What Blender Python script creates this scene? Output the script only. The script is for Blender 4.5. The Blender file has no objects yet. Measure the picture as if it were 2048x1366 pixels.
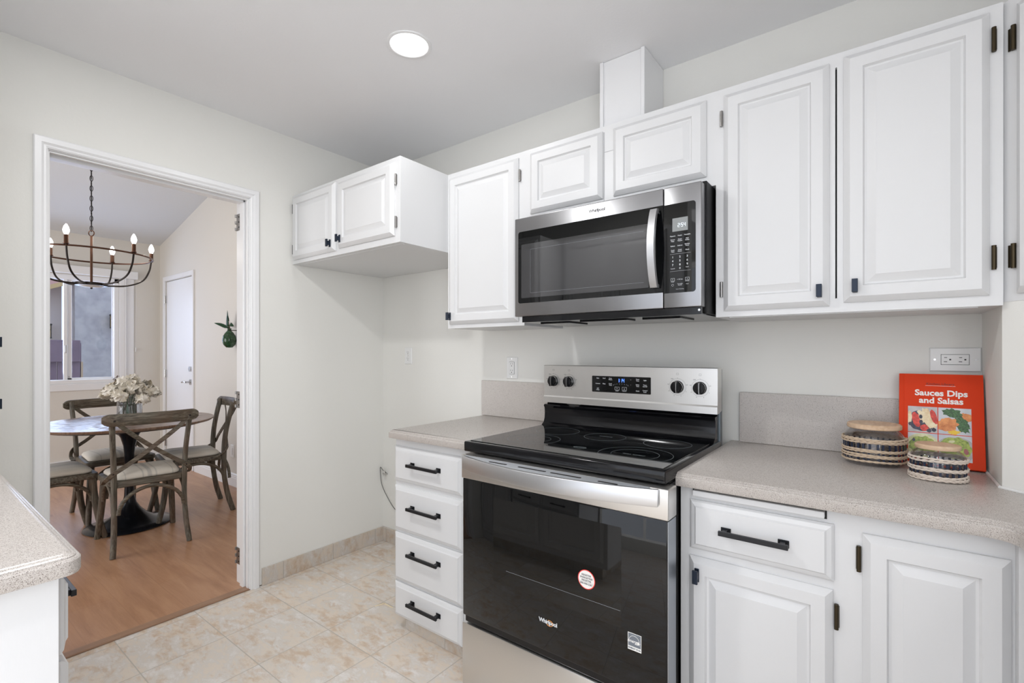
import bpy, bmesh, math, random
from mathutils import Vector, Matrix, noise
random.seed(7)
SC = bpy.context.scene
COL = SC.collection
PI = math.pi

# ---------------------------------------------------------------- camera
YAW = 0.6519
cam = bpy.data.cameras.new('camera'); camo = bpy.data.objects.new('camera', cam); COL.objects.link(camo)
camo.location = (2.6662, -2.0604, 1.2622); camo.rotation_euler = (PI/2, 0, YAW)
cam.sensor_width = 36; cam.lens = 965.24/2048*36; cam.shift_y = (705.19-683)/2048
cam.clip_start = 0.02
SC.camera = camo
SC.view_settings.view_transform = 'Standard'; SC.view_settings.look = 'None'
SC.view_settings.gamma = 1; SC.view_settings.use_curve_mapping = False
SC.view_settings.exposure = 0.26

# ---------------------------------------------------------------- world and large lights
wd = bpy.data.worlds.new('world'); SC.world = wd; wd.use_nodes = True
wn = wd.node_tree; bg = wn.nodes['Background']
sky = wn.nodes.new('ShaderNodeTexSky'); sky.sky_type = 'HOSEK_WILKIE'; sky.turbidity = 4
sky.sun_direction = (0.3, 0.5, 0.8)
mixs = wn.nodes.new('ShaderNodeMixRGB'); mixs.inputs['Fac'].default_value = 0.5
mixs.inputs[2].default_value = (0.75, 0.82, 1.0, 1)
wn.links.new(sky.outputs[0], mixs.inputs[1]); wn.links.new(mixs.outputs[0], bg.inputs[0])
bg.inputs[1].default_value = 1.75

def area(name, loc, rot, sx, sy, power, col=(1, 1, 1), spread=PI):
    l = bpy.data.lights.new(name, 'AREA'); l.shape = 'RECTANGLE'; l.size = sx; l.size_y = sy
    l.energy = power; l.color = col; l.spread = spread
    o = bpy.data.objects.new(name, l); COL.objects.link(o); o.location = loc; o.rotation_euler = rot
    return o
def disk(name, loc, r, power, col=(1, 1, 1)):
    l = bpy.data.lights.new(name, 'AREA'); l.shape = 'DISK'; l.size = 2*r; l.energy = power; l.color = col
    o = bpy.data.objects.new(name, l); COL.objects.link(o); o.location = loc
    return o
PW = dict(panel=3, south=16, east=44, can=2.0, can2=11, back_fill=3, dwin=14, dfill=44, candle=0.8)
area('added_fill_south', (1.9, -4.72, 1.35), (PI/2, 0, 0), 2.7, 2.0, PW['south'], (0.985, 0.99, 1.0))  # added fill light from the unseen south side, standing in for daylight
area('added_fill_east', (3.46, -3.35, 1.35), (0, PI/2, 0), 1.9, 2.2, PW['east'], (0.97, 0.985, 1.0))  # unseen fill, added to brighten the left wall
area('added_fill_ceiling', (1.9, -3.3, 2.467), (0, 0, 0), 1.2, 0.6, PW['panel'], (1.0, 1.0, 1.0))  # overhead fill added behind the camera to lift counters and lower units
area('daylight_dining_window', (-4.24, -0.92, 1.52), (0, -PI/2, 0), 0.96, 0.80, PW['dwin'], (0.60, 0.72, 1.0))
area('added_fill_dining', (-2.2, -3.93, 1.25), (PI/2, 0, 0), 2.2, 2.0, PW['dfill'], (0.99, 0.97, 0.94))  # fill light added out of view to brighten the dining room

# ---------------------------------------------------------------- helpers
def link(name, mesh, parent=None):
    o = bpy.data.objects.new(name, mesh); COL.objects.link(o)
    if parent is not None: o.parent = parent
    return o
LOCAL = set()
def root_of(o):
    while o.parent is not None: o = o.parent
    return o
def rmat(r):
    return Matrix.Translation(r.location) @ Matrix.Rotation(r.rotation_euler.z, 4, 'Z')
def ob(name, bm, mat, parent=None, smooth=False, ang=0.6):
    """one mesh object; vertices are given in world space unless the root is a locally built thing"""
    if parent is not None:
        r = root_of(parent)
        if r.name not in LOCAL: bm.transform(rmat(r).inverted())
    bmesh.ops.recalc_face_normals(bm, faces=bm.faces)
    me = bpy.data.meshes.new(name)
    if smooth:
        for f in bm.faces: f.smooth = True
        for e in bm.edges:
            if len(e.link_faces) == 2 and e.calc_face_angle(0) > ang: e.smooth = False
    bm.to_mesh(me); bm.free()
    for m in (mat if isinstance(mat, (list, tuple)) else [mat]): me.materials.append(m)
    return link(name, me, parent)
def tag(o, label, cat, group=None):
    o['label'] = label; o['category'] = cat
    if group: o['group'] = group
    return o
def thing(name, label, cat, loc=(0, 0, 0), rz=0, group=None, local=False):
    o = bpy.data.objects.new(name, None); COL.objects.link(o)
    o.empty_display_size = 0.05
    o.location = loc; o.rotation_euler = (0, 0, rz)
    if local: LOCAL.add(o.name)
    return tag(o, label, cat, group)
def struct(name, bm, mat, smooth=False):
    o = ob(name, bm, mat, None, smooth); o['kind'] = 'structure'; return o
def copy_tree(o, parent=None):
    c = o.copy(); COL.objects.link(c)
    if parent is not None: c.parent = parent
    for ch in [x for x in COL.objects if x.parent == o]: copy_tree(ch, c)
    return c
def B(): return bmesh.new()
def box(bm, x0, x1, y0, y1, z0, z1, bev=0, seg=2, mi=0):
    c = ((x0+x1)/2, (y0+y1)/2, (z0+z1)/2)
    r = bmesh.ops.create_cube(bm, size=1)
    vs = r['verts']
    for v in vs:
        v.co = Vector((v.co.x*(x1-x0)+c[0], v.co.y*(y1-y0)+c[1], v.co.z*(z1-z0)+c[2]))
    fs = set(f for v in vs for f in v.link_faces)
    if bev > 0:
        es = set(e for v in vs for e in v.link_edges)
        rr = bmesh.ops.bevel(bm, geom=list(es), offset=bev, segments=seg, affect='EDGES', profile=0.5)
        fs = set(rr['faces']) | set(f for f in fs if f.is_valid)
    if mi:
        for f in fs: f.material_index = mi
    return bm
def xf(bm0, M, into):
    """append bm0 transformed by M to into"""
    me = bpy.data.meshes.new('tmp'); bm0.transform(M); bm0.to_mesh(me); bm0.free()
    into.from_mesh(me); bpy.data.meshes.remove(me)
    return into
def prism(bm, pts, z0, z1, mi=0):
    a = [bm.verts.new((p[0], p[1], z0)) for p in pts]; b = [bm.verts.new((p[0], p[1], z1)) for p in pts]
    n = len(pts); fs = [bm.faces.new(a[::-1]), bm.faces.new(b)]
    for i in range(n): fs.append(bm.faces.new((a[i], a[(i+1) % n], b[(i+1) % n], b[i])))
    for f in fs: f.material_index = mi
    return bm
def lathe(bm, prof, cx=0, cy=0, n=48, mi=0, sx=1, sy=1, cap=True):
    rings = []
    for r, z in prof:
        if r < 1e-6: rings.append([bm.verts.new((cx, cy, z))])
        else: rings.append([bm.verts.new((cx+r*sx*math.cos(2*PI*i/n), cy+r*sy*math.sin(2*PI*i/n), z)) for i in range(n)])
    fs = []
    for a, b in zip(rings, rings[1:]):
        for i in range(n):
            j = (i+1) % n
            if len(a) == 1 and len(b) == 1: continue
            if len(a) == 1: fs.append(bm.faces.new((a[0], b[i], b[j])))
            elif len(b) == 1: fs.append(bm.faces.new((a[i], a[j], b[0])))
            else: fs.append(bm.faces.new((a[i], a[j], b[j], b[i])))
    if cap:
        if len(rings[0]) > 1: fs.append(bm.faces.new(rings[0][::-1]))
        if len(rings[-1]) > 1: fs.append(bm.faces.new(rings[-1]))
    for f in fs: f.material_index = mi
    return bm
def sweep(bm, pts, sec, up=(0, 0, 1), closed=False, scale=None, mi=0):
    """sweep a 2D section (list of (a,b)) along pts; a along side, b along 'up'-ish normal"""
    P = [Vector(p) for p in pts]; n = len(P); rings = []
    up = Vector(up)
    for i in range(n):
        if closed: t = (P[(i+1) % n]-P[i-1])
        else: t = P[min(i+1, n-1)]-P[max(i-1, 0)]
        t.normalize()
        u = up - t*up.dot(t)
        if u.length < 1e-4: u = Vector((1, 0, 0)) - t*t.x
        u.normalize(); s = t.cross(u)
        k = scale[i] if scale else 1
        rings.append([bm.verts.new(P[i]+s*a*k+u*b*k) for a, b in sec])
    m = len(sec); fs = []
    rg = range(n) if closed else range(n-1)
    for i in rg:
        A, C = rings[i], rings[(i+1) % n]
        for j in range(m):
            fs.append(bm.faces.new((A[j], A[(j+1) % m], C[(j+1) % m], C[j])))
    if not closed:
        fs.append(bm.faces.new(rings[0][::-1])); fs.append(bm.faces.new(rings[-1]))
    for f in fs: f.material_index = mi
    return bm
def circ(r, n=10, sx=1, sy=1): return [(r*sx*math.cos(2*PI*i/n), r*sy*math.sin(2*PI*i/n)) for i in range(n)]
def rect(w, h, c=0):
    if not c: return [(-w/2, -h/2), (w/2, -h/2), (w/2, h/2), (-w/2, h/2)]
    a, b = w/2, h/2
    return [(-a+c, -b), (a-c, -b), (a, -b+c), (a, b-c), (a-c, b), (-a+c, b), (-a, b-c), (-a, -b+c)]
def tube(bm, pts, r, n=10, up=(0, 0, 1), closed=False, scale=None, mi=0): return sweep(bm, pts, circ(r, n), up, closed, scale, mi)
def catmull(ctrl, k=8):
    P = [Vector(p) for p in ctrl]; P = [P[0]*2-P[1]]+P+[P[-1]*2-P[-2]]; out = []
    for i in range(1, len(P)-2):
        for s in range(k):
            t = s/k
            out.append(0.5*((2*P[i])+(P[i+1]-P[i-1])*t+(2*P[i-1]-5*P[i]+4*P[i+1]-P[i+2])*t*t+(3*P[i]-P[i-1]-3*P[i+1]+P[i+2])*t**3))
    out.append(P[-2]); return out
def cylz(bm, x, y, z0, z1, r, n=24, mi=0): return lathe(bm, [(r, z0), (r, z1)], x, y, n, mi)
def cyl(bm, p0, p1, r, n=20, mi=0): return tube(bm, [p0, p1], r, n, (0.13, 0.31, 0.94), mi=mi)
def panel(bm, o, u, v, nrm, w, h, prof, mi=0):
    """nested rectangles: prof = [(inset, height)], closed by a last flat face; back face at first"""
    o, u, v, nrm = Vector(o), Vector(u), Vector(v), Vector(nrm); loops = []
    for ins, d in prof:
        ix, iy = (ins if isinstance(ins, tuple) else (ins, ins))
        loops.append([bm.verts.new(o+u*a+v*b+nrm*d) for a, b in ((ix, iy), (w-ix, iy), (w-ix, h-iy), (ix, h-iy))])
    fs = [bm.faces.new(loops[0][::-1])]
    for A, C in zip(loops, loops[1:]):
        for i in range(4): fs.append(bm.faces.new((A[i], A[(i+1) % 4], C[(i+1) % 4], C[i])))
    fs.append(bm.faces.new(loops[-1]))
    for f in fs: f.material_index = mi
    return bm
def offset_poly(pts, dist):
    """per-edge inset distances, CCW polygon; edge i runs pts[i]->pts[i+1]"""
    n = len(pts); out = []
    for i in range(n):
        a, b, c = Vector(pts[i-1]).to_2d(), Vector(pts[i]).to_2d(), Vector(pts[(i+1) % n]).to_2d()
        d1 = (b-a).normalized(); d2 = (c-b).normalized()
        n1 = Vector((-d1.y, d1.x)); n2 = Vector((-d2.y, d2.x))
        p1 = b+n1*dist[i-1]; p2 = b+n2*dist[i]
        cr = d1.x*d2.y-d1.y*d2.x
        if abs(cr) < 1e-3: out.append(p1)
        else:
            t = ((p2-p1).x*d2.y-(p2-p1).y*d2.x)/cr; out.append(p1+d1*t)
    return out
def slab(bm, pts, flags, prof, mi=0):
    """counter slab: prof [(inset,z)]; flags 1 where the edge has the moulded profile"""
    loops = []
    for ins, z in prof:
        q = offset_poly(pts, [ins*f for f in flags]); loops.append([bm.verts.new((p.x, p.y, z)) for p in q])
    n = len(pts)
    for A, C in zip(loops, loops[1:]):
        for i in range(n): bm.faces.new((A[i], A[(i+1) % n], C[(i+1) % n], C[i]))
    for L in (loops[0][::-1], loops[-1]):
        f = bm.faces.new(L); f.normal_update(); bmesh.ops.triangulate(bm, faces=[f], quad_method='FIXED', ngon_method='EAR_CLIP')
    return bm
def text_bm(s, size, M, depth=0.0006, align='CENTER', bold=0.0, space=1.0, shear=0.0, into=None):
    cu = bpy.data.curves.new('t', 'FONT'); cu.body = s; cu.size = size; cu.extrude = depth; cu.align_x = align
    cu.align_y = 'CENTER'; cu.offset = bold; cu.space_character = space; cu.shear = shear; cu.resolution_u = 3
    o = bpy.data.objects.new('t', cu); COL.objects.link(o)
    dg = bpy.context.evaluated_depsgraph_get(); me = bpy.data.meshes.new_from_object(o.evaluated_get(dg))
    bm = into if into is not None else B()
    b2 = B(); b2.from_mesh(me); bpy.data.objects.remove(o); bpy.data.curves.remove(cu); bpy.data.meshes.remove(me)
    return xf(b2, M, bm)
def frameM(o, u, v):
    u, v = Vector(u).normalized(), Vector(v).normalized(); n = u.cross(v)
    return Matrix(((u.x, v.x, n.x, o[0]), (u.y, v.y, n.y, o[1]), (u.z, v.z, n.z, o[2]), (0, 0, 0, 1)))
def front(x, y, z): return frameM((x, y, z), (1, 0, 0), (0, 0, 1))      # text facing -y
def blob(bm, pts_fn, n): pass

# ---------------------------------------------------------------- materials
def mat(name, col=(0.8, 0.8, 0.8), rough=0.5, metal=0.0, spec=None, coat=0, trans=0, ior=None, emit=None, es=0):
    m = bpy.data.materials.new(name); m.use_nodes = True; b = m.node_tree.nodes['Principled BSDF']
    b.inputs['Base Color'].default_value = (*col, 1); b.inputs['Roughness'].default_value = rough
    b.inputs['Metallic'].default_value = metal
    if spec is not None: b.inputs['Specular IOR Level'].default_value = spec
    if coat: b.inputs['Coat Weight'].default_value = coat; b.inputs['Coat Roughness'].default_value = 0.05
    if trans: b.inputs['Transmission Weight'].default_value = trans
    if ior: b.inputs['IOR'].default_value = ior
    if emit: b.inputs['Emission Color'].default_value = (*emit, 1); b.inputs['Emission Strength'].default_value = es
    return m
class N:
    def __init__(s, m): s.m = m; s.t = m.node_tree; s.b = s.t.nodes['Principled BSDF']; s._c = None
    def new(s, ty, **k):
        n = s.t.nodes.new(ty)
        for a, v in k.items(): setattr(n, a, v)
        return n
    def L(s, a, b): s.t.links.new(a, b)
    def co(s, scale=(1, 1, 1), rot=(0, 0, 0), kind='Object', loc=(0, 0, 0)):
        c = s.new('ShaderNodeTexCoord'); mp = s.new('ShaderNodeMapping')
        mp.inputs['Scale'].default_value = scale; mp.inputs['Rotation'].default_value = rot; mp.inputs['Location'].default_value = loc
        s.L(c.outputs[kind], mp.inputs[0]); return mp.outputs[0]
    def noise(s, vec, scale, detail=3, rough=0.5, dist=0):
        n = s.new('ShaderNodeTexNoise'); s.L(vec, n.inputs['Vector']); n.inputs['Scale'].default_value = scale
        n.inputs['Detail'].default_value = detail; n.inputs['Roughness'].default_value = rough; n.inputs['Distortion'].default_value = dist
        return n.outputs['Fac']
    def voro(s, vec, scale, feat='F1', out='Distance'):
        n = s.new('ShaderNodeTexVoronoi', feature=feat); s.L(vec, n.inputs['Vector']); n.inputs['Scale'].default_value = scale
        return n.outputs[out]
    def ramp(s, fac, stops, interp='LINEAR'):
        r = s.new('ShaderNodeValToRGB'); cr = r.color_ramp; cr.interpolation = interp
        while len(cr.elements) < len(stops): cr.elements.new(0.5)
        for e, (p, c) in zip(cr.elements, stops): e.position = p; e.color = (*c, 1) if len(c) == 3 else c
        s.L(fac, r.inputs[0]); return r.outputs[0]
    def mix(s, fac, a, b, mode='MIX'):
        n = s.new('ShaderNodeMixRGB', blend_type=mode)
        for i, x in ((0, fac), (1, a), (2, b)):
            if hasattr(x, 'links'): s.L(x, n.inputs[i])
            elif i == 0: n.inputs[0].default_value = x
            else: n.inputs[i].default_value = (*x, 1)
        return n.outputs[0]
    def math(s, op, a, b=0.0, c=None):
        n = s.new('ShaderNodeMath', operation=op)
        for i, x in ((0, a), (1, b), (2, c)):
            if x is None: continue
            if hasattr(x, 'links'): s.L(x, n.inputs[i])
            else: n.inputs[i].default_value = x
        return n.outputs[0]
    def bump(s, h, dist=0.002, st=0.5):
        n = s.new('ShaderNodeBump'); n.inputs['Distance'].default_value = dist; n.inputs['Strength'].default_value = st
        s.L(h, n.inputs['Height']); s.L(n.outputs[0], s.b.inputs['Normal']); return n
    def base(s, c): s.L(c, s.b.inputs['Base Color'])
    def rough(s, c): s.L(c, s.b.inputs['Roughness'])

def m_wall(name, col, sc=60):
    m = mat(name, col, 0.75, spec=0.25); n = N(m); v = n.co()
    n.base(n.mix(n.noise(v, 2.0, 2), tuple(c*0.985 for c in col), tuple(min(1, c*1.015) for c in col)))
    n.bump(n.noise(v, sc, 4, 0.6), 0.002, 0.25); return m
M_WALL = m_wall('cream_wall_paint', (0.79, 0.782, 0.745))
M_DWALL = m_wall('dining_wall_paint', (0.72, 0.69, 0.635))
M_CEIL = m_wall('ceiling_paint', (0.88, 0.88, 0.89), 90)
M_TRIM = mat('white_trim_gloss', (0.84, 0.84, 0.845), 0.28)
def m_cab():
    m = mat('white_cabinet_paint', (0.70, 0.702, 0.706), 0.36); n = N(m)
    n.bump(n.noise(n.co((40, 40, 3)), 12, 4, 0.6), 0.0008, 0.12); return m
M_CAB = m_cab()
M_DARKGAP = mat('dark_recess', (0.01, 0.01, 0.01), 0.8)
def m_stone():
    m = mat('speckled_solid_surface', (0.5, 0.45, 0.42), 0.28); n = N(m); v = n.co()
    base = n.mix(n.noise(v, 3, 2), (0.51, 0.472, 0.44), (0.58, 0.54, 0.505))
    n1 = n.ramp(n.noise(v, 760, 2, 0.5), [(0.0, (0.1, 0.1, 0.1)), (0.38, (0.15, 0.15, 0.15)), (0.50, (1, 1, 1))])
    c = n.mix(n1, (0.24, 0.20, 0.175), base)
    n2 = n.ramp(n.noise(n.co(loc=(3, 5, 7)), 680, 2, 0.5), [(0.58, (0, 0, 0)), (0.70, (0.5, 0.5, 0.5))])
    c = n.mix(n2, c, (0.80, 0.76, 0.72))
    vr = n.voro(n.co(loc=(1, 2, 3)), 290)
    n3 = n.ramp(vr, [(0.0, (1, 1, 1)), (0.17, (1, 1, 1)), (0.26, (0, 0, 0))])
    big = n.ramp(n.noise(v, 120, 1), [(0.46, (0, 0, 0)), (0.54, (1, 1, 1))])
    f = n.math('MULTIPLY', n3, big)
    c = n.mix(n.math('MULTIPLY', f, 0.9), c, (0.09, 0.07, 0.06))
    n.base(c); n.rough(n.ramp(n.noise(v, 200, 2), [(0, (0.24,)*3), (1, (0.34,)*3)])); return m
M_STONE = m_stone()
def m_tile(name, grid=True, axes=('x', 'y'), px=0.312, ox=0.042, py=0.309, oy=-0.511, dark=1.15):
    m = mat(name, (0.6, 0.52, 0.42), 0.42); n = N(m); v = n.co()
    sep = n.new('ShaderNodeSeparateXYZ'); n.L(v, sep.inputs[0])
    ch = {'x': sep.outputs[0], 'y': sep.outputs[1], 'z': sep.outputs[2]}
    def cell(c, o, p):
        a = n.math('DIVIDE', n.math('SUBTRACT', ch[c], o), p)
        fr = n.math('FRACT', a); fl = n.math('FLOOR', a)
        d = n.math('ABSOLUTE', n.math('SUBTRACT', fr, 0.5)); return d, fl, p
    dx, fx, _ = cell(axes[0], ox, px); dy, fy, _ = cell(axes[1], oy, py)
    comb = n.new('ShaderNodeCombineXYZ'); n.L(fx, comb.inputs[0]); n.L(fy, comb.inputs[1])
    wn_ = n.new('ShaderNodeTexWhiteNoise'); n.L(comb.outputs[0], wn_.inputs['Vector'])
    off = n.new('ShaderNodeVectorMath', operation='MULTIPLY_ADD'); n.L(wn_.outputs['Color'], off.inputs[0]); off.inputs[1].default_value = (5, 5, 5); n.L(v, off.inputs[2])
    vv = off.outputs[0]
    mp = n.new('ShaderNodeMapping'); mp.inputs['Rotation'].default_value = (0, 0, 0.9); mp.inputs['Scale'].default_value = (1, 1.9, 1); n.L(vv, mp.inputs[0])
    a = n.noise(mp.outputs[0], 9, 8, 0.72, 0.4)
    c = n.ramp(a, [(0.25, (0.57*dark, 0.515*dark, 0.455*dark)), (0.42, (0.64*dark, 0.555*dark, 0.465*dark)), (0.52, (0.58*dark, 0.535*dark, 0.485*dark)), (0.64, (0.68*dark, 0.645*dark, 0.615*dark)), (0.85, (0.60*dark, 0.50*dark, 0.39*dark))])
    b2 = n.noise(mp.outputs[0], 16, 8, 0.72, 0.4)
    st = n.ramp(n.math('ADD', n.math('MULTIPLY', b2, 0.6), n.math('MULTIPLY', n.noise(mp.outputs[0], 4, 3, 0.6, 0.5), 0.4)), [(0.49, (0, 0, 0)), (0.62, (0.9, 0.9, 0.9))])
    c = n.mix(st, c, (0.50*dark, 0.36*dark, 0.24*dark))
    tint = n.mix(n.math('MULTIPLY', wn_.outputs['Value'], 0.15), c, (0.62*dark, 0.60*dark, 0.57*dark)); c = tint
    g = n.math('MAXIMUM', n.ramp(dx, [(0.4930, (0, 0, 0)), (0.4960, (1, 1, 1))]), n.ramp(dy, [(0.4930, (0, 0, 0)), (0.4960, (1, 1, 1))]))
    c = n.mix(g, c, (0.46*dark, 0.42*dark, 0.37*dark))
    n.base(c)
    n.rough(n.math('ADD', n.math('MULTIPLY', g, 0.3), 0.38))
    h = n.math('SUBTRACT', n.math('MULTIPLY', b2, 0.25), n.math('MULTIPLY', g, 1.0)); n.bump(h, 0.002, 0.5)
    return m
M_TILE = m_tile('travertine_floor_tile')
M_TBASE_X = m_tile('travertine_skirting_x', axes=('x', 'z'), px=0.312, ox=0.042, py=3, oy=-1, dark=0.95)  # darker than the floor tile: toe-kick shade put into the colour
M_TBASE_Y = m_tile('travertine_skirting_y', axes=('y', 'z'), px=0.309, ox=-0.38, py=3, oy=-1, dark=0.95)  # same lowered tone, with the shade held in the tile colour
def m_floorwood():
    m = mat('laminate_plank_floor', (0.4, 0.25, 0.16), 0.38); n = N(m); v = n.co()
    br = n.new('ShaderNodeTexBrick'); n.L(v, br.inputs['Vector']); br.offset = 0.37; br.inputs['Scale'].default_value = 1
    br.inputs['Brick Width'].default_value = 1.22; br.inputs['Row Height'].default_value = 0.19; br.inputs['Mortar Size'].default_value = 0.0012
    br.inputs['Color1'].default_value = (0.0, 0, 0, 1); br.inputs['Color2'].default_value = (1, 1, 1, 1); br.inputs['Mortar'].default_value = (0.5, 0.5, 0.5, 1)
    g = n.noise(n.co((0.9, 7, 1)), 2.2, 5, 0.6, 0.6)
    gr = n.noise(n.co((2.5, 70, 1)), 3, 3, 0.6)
    c = n.ramp(g, [(0.25, (0.33, 0.160, 0.080)), (0.5, (0.455, 0.240, 0.130)), (0.75, (0.55, 0.31, 0.175))])
    c = n.mix(0.12, c, n.ramp(gr, [(0.3, (0.25, 0.14, 0.08)), (0.7, (0.55, 0.36, 0.25))]))
    c = n.mix(n.math('MULTIPLY', br.outputs['Color'], 0.10), c, (0.50, 0.34, 0.25))
    kn = n.ramp(n.voro(n.co((1.2, 3.5, 1)), 1.6), [(0.0, (1, 1, 1)), (0.035, (0.6, 0.6, 0.6)), (0.09, (0, 0, 0))])
    c = n.mix(n.math('MULTIPLY', kn, 0.45), c, (0.17, 0.09, 0.06))
    c = n.mix(n.math('MULTIPLY', br.outputs['Fac'], 0.25), c, (0.19, 0.10, 0.06))
    n.base(c); n.bump(gr, 0.0006, 0.2); return m
M_WOODFLOOR = m_floorwood()
def m_steel(name='brushed_stainless', col=(0.60, 0.605, 0.615), rough=0.37, sc=(2, 220, 220)):
    m = mat(name, col, rough, 1.0); n = N(m); nz = n.noise(n.co(sc), 5, 4, 0.6)
    n.rough(n.math('ADD', n.math('MULTIPLY', nz, 0.10), rough-0.05)); n.bump(nz, 0.0001, 0.03); return m
M_STEEL = m_steel()
M_STEEL_S = m_steel('brushed_stainless_shelf', (0.80, 0.83, 0.87), 0.55)
M_STEEL_W = m_steel('brushed_stainless_front', (0.70, 0.69, 0.67), 0.33)
M_STEEL_D = m_steel('brushed_stainless_microwave', (0.31, 0.31, 0.317), 0.30)
M_CHROME = mat('satin_nickel', (0.62, 0.61, 0.60), 0.22, 1.0)
M_BLACKM = mat('matte_black_metal', (0.012, 0.013, 0.016), 0.38, 0.3)
M_NAVY = mat('dark_blue_black_metal', (0.010, 0.018, 0.035), 0.33, 0.4)
M_BGLASS = mat('black_glass', (0.003, 0.0033, 0.0036), 0.02, 0, spec=0.42)
M_COOKGLASS = mat('black_ceramic_glass', (0.004, 0.005, 0.006), 0.045, 0, spec=0.6)
M_BPLAST = mat('gloss_black_enamel', (0.004, 0.004, 0.005), 0.12, spec=0.38)
M_BMATTE = mat('black_plastic', (0.004, 0.004, 0.0045), 0.5, spec=0.25)
M_OVENWIN = mat('oven_window_glass', (0.007, 0.007, 0.0066), 0.02, 0, spec=0.47)
M_MWWIN = mat('microwave_window_mesh', (0.030, 0.030, 0.032), 0.05, 0, spec=0.95)
M_BRONZE = mat('antique_brass_hinge', (0.055, 0.042, 0.024), 0.35, 0.85)
M_NICKELH = mat('nickel_hinge', (0.30, 0.29, 0.28), 0.3, 0.95)
M_PRINT = mat('pale_print', (0.62, 0.64, 0.66), 0.6)
M_PRINTD = mat('dim_print', (0.25, 0.27, 0.29), 0.6)
M_DKPRINT = mat('dark_print', (0.03, 0.03, 0.035), 0.6)
M_WHITEP = mat('white_plastic', (0.80, 0.80, 0.79), 0.35)
M_SLOT = mat('socket_slot', (0.015, 0.015, 0.015), 0.6)
M_DISP = mat('grey_lcd', (0.20, 0.21, 0.21), 0.2, emit=(0.55, 0.58, 0.58), es=0.12)
M_DIGITW = mat('white_digits', (0.8, 0.9, 1), 0.4, emit=(0.85, 0.93, 1), es=0.6)
M_DIGITB = mat('blue_digits', (0.1, 0.2, 1), 0.4, emit=(0.08, 0.22, 1.0), es=3.0)
M_RED = mat('red_print', (0.75, 0.05, 0.04), 0.5)
M_ORANGEP = mat('orange_print', (0.85, 0.36, 0.10), 0.5)
M_STICKER = mat('white_sticker', (0.82, 0.80, 0.78), 0.5)
M_GREYSTICK = mat('grey_sticker', (0.16, 0.18, 0.21), 0.45)
def m_oldwood(name, a, b, c_, along=(3, 60, 60)):
    m = mat(name, a, 0.55); n = N(m)
    g = n.noise(n.co(along), 1.6, 5, 0.65, 0.3); g2 = n.noise(n.co(), 6, 3, 0.6)
    c = n.ramp(g, [(0.30, a), (0.50, b), (0.72, c_)])
    c = n.mix(n.ramp(g2, [(0.4, (0, 0, 0)), (0.7, (0.45, 0.45, 0.45))]), c, (0.14, 0.075, 0.045))
    n.base(c); n.bump(g, 0.0015, 0.35); return m
M_CH_X = m_oldwood('weathered_wood_long_x', (0.026, 0.022, 0.016), (0.095, 0.083, 0.061), (0.215, 0.20, 0.155), (4, 60, 60))
M_CH_Y = m_oldwood('weathered_wood_long_y', (0.030, 0.024, 0.017), (0.11, 0.094, 0.068), (0.24, 0.215, 0.165), (60, 4, 60))
M_CH_Z = m_oldwood('weathered_wood_long_z', (0.026, 0.022, 0.016), (0.10, 0.088, 0.066), (0.22, 0.205, 0.16), (60, 60, 4))
def m_linen():
    m = mat('striped_linen', (0.6, 0.55, 0.48), 0.9, spec=0.1); n = N(m); v = n.co()
    sep = n.new('ShaderNodeSeparateXYZ'); n.L(v, sep.inputs[0]); y = sep.outputs[1]
    def band(c, w): return n.ramp(n.math('ABSOLUTE', n.math('SUBTRACT', y, c)), [(max(0, w-0.002), (1, 1, 1)), (w+0.001, (0, 0, 0))])
    f = band(0.0, 0.012)
    for cc, w in ((0.035, 0.004), (-0.035, 0.004), (0.125, 0.003), (-0.125, 0.003)): f = n.math('MAXIMUM', f, band(cc, w))
    c = n.mix(n.math('MULTIPLY', f, 0.55), (0.74, 0.69, 0.61), (0.36, 0.35, 0.335))
    w = n.noise(n.co((1, 1, 1)), 400, 2); n.base(n.mix(n.math('MULTIPLY', w, 0.12), c, (0.45, 0.41, 0.36)))
    n.bump(w, 0.001, 0.4); return m
M_LINEN = m_linen()
def m_carved():
    m = mat('carved_table_top', (0.3, 0.2, 0.14), 0.3); n = N(m); v = n.co()
    sep = n.new('ShaderNodeSeparateXYZ'); n.L(v, sep.inputs[0])
    x, y = sep.outputs[0], sep.outputs[1]
    r = n.math('SQRT', n.math('ADD', n.math('MULTIPLY', x, x), n.math('MULTIPLY', y, y)))
    th = n.math('ARCTAN2', y, x)
    pet = n.math('SINE', n.math('MULTIPLY', th, 16.0)); rr = n.math('SINE', n.math('MULTIPLY', r, 62.0))
    pat = n.math('MULTIPLY', pet, rr); pat = n.math('ADD', pat, n.math('MULTIPLY', n.math('SINE', n.math('MULTIPLY', th, 40.0)), 0.4))
    inb = n.ramp(n.math('ABSOLUTE', n.math('SUBTRACT', r, 0.27)), [(0.17, (1, 1, 1)), (0.19, (0, 0, 0))])
    patm = n.math('MULTIPLY', pat, inb)
    g = n.noise(n.co((4, 40, 4)), 2, 4, 0.6)
    c = n.ramp(g, [(0.3, (0.15, 0.095, 0.066)), (0.55, (0.27, 0.18, 0.13)), (0.8, (0.37, 0.27, 0.20))])
    c = n.mix(n.ramp(patm, [(0.15, (0, 0, 0)), (0.5, (0.65, 0.65, 0.65))]), c, (0.09, 0.06, 0.045))
    n.base(c); n.bump(n.math('SUBTRACT', n.math('MULTIPLY', g, 0.08), patm), 0.004, 0.45); return m
M_CARVED = m_carved()
M_DARKMETAL = mat('dark_bronze_metal', (0.03, 0.024, 0.022), 0.32, 0.7)
M_PEDESTAL = mat('dark_cast_iron', (0.020, 0.022, 0.028), 0.22, 0.5)
M_COPPER = mat('oil_rubbed_bronze', (0.12, 0.062, 0.042), 0.32, 0.85)
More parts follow.
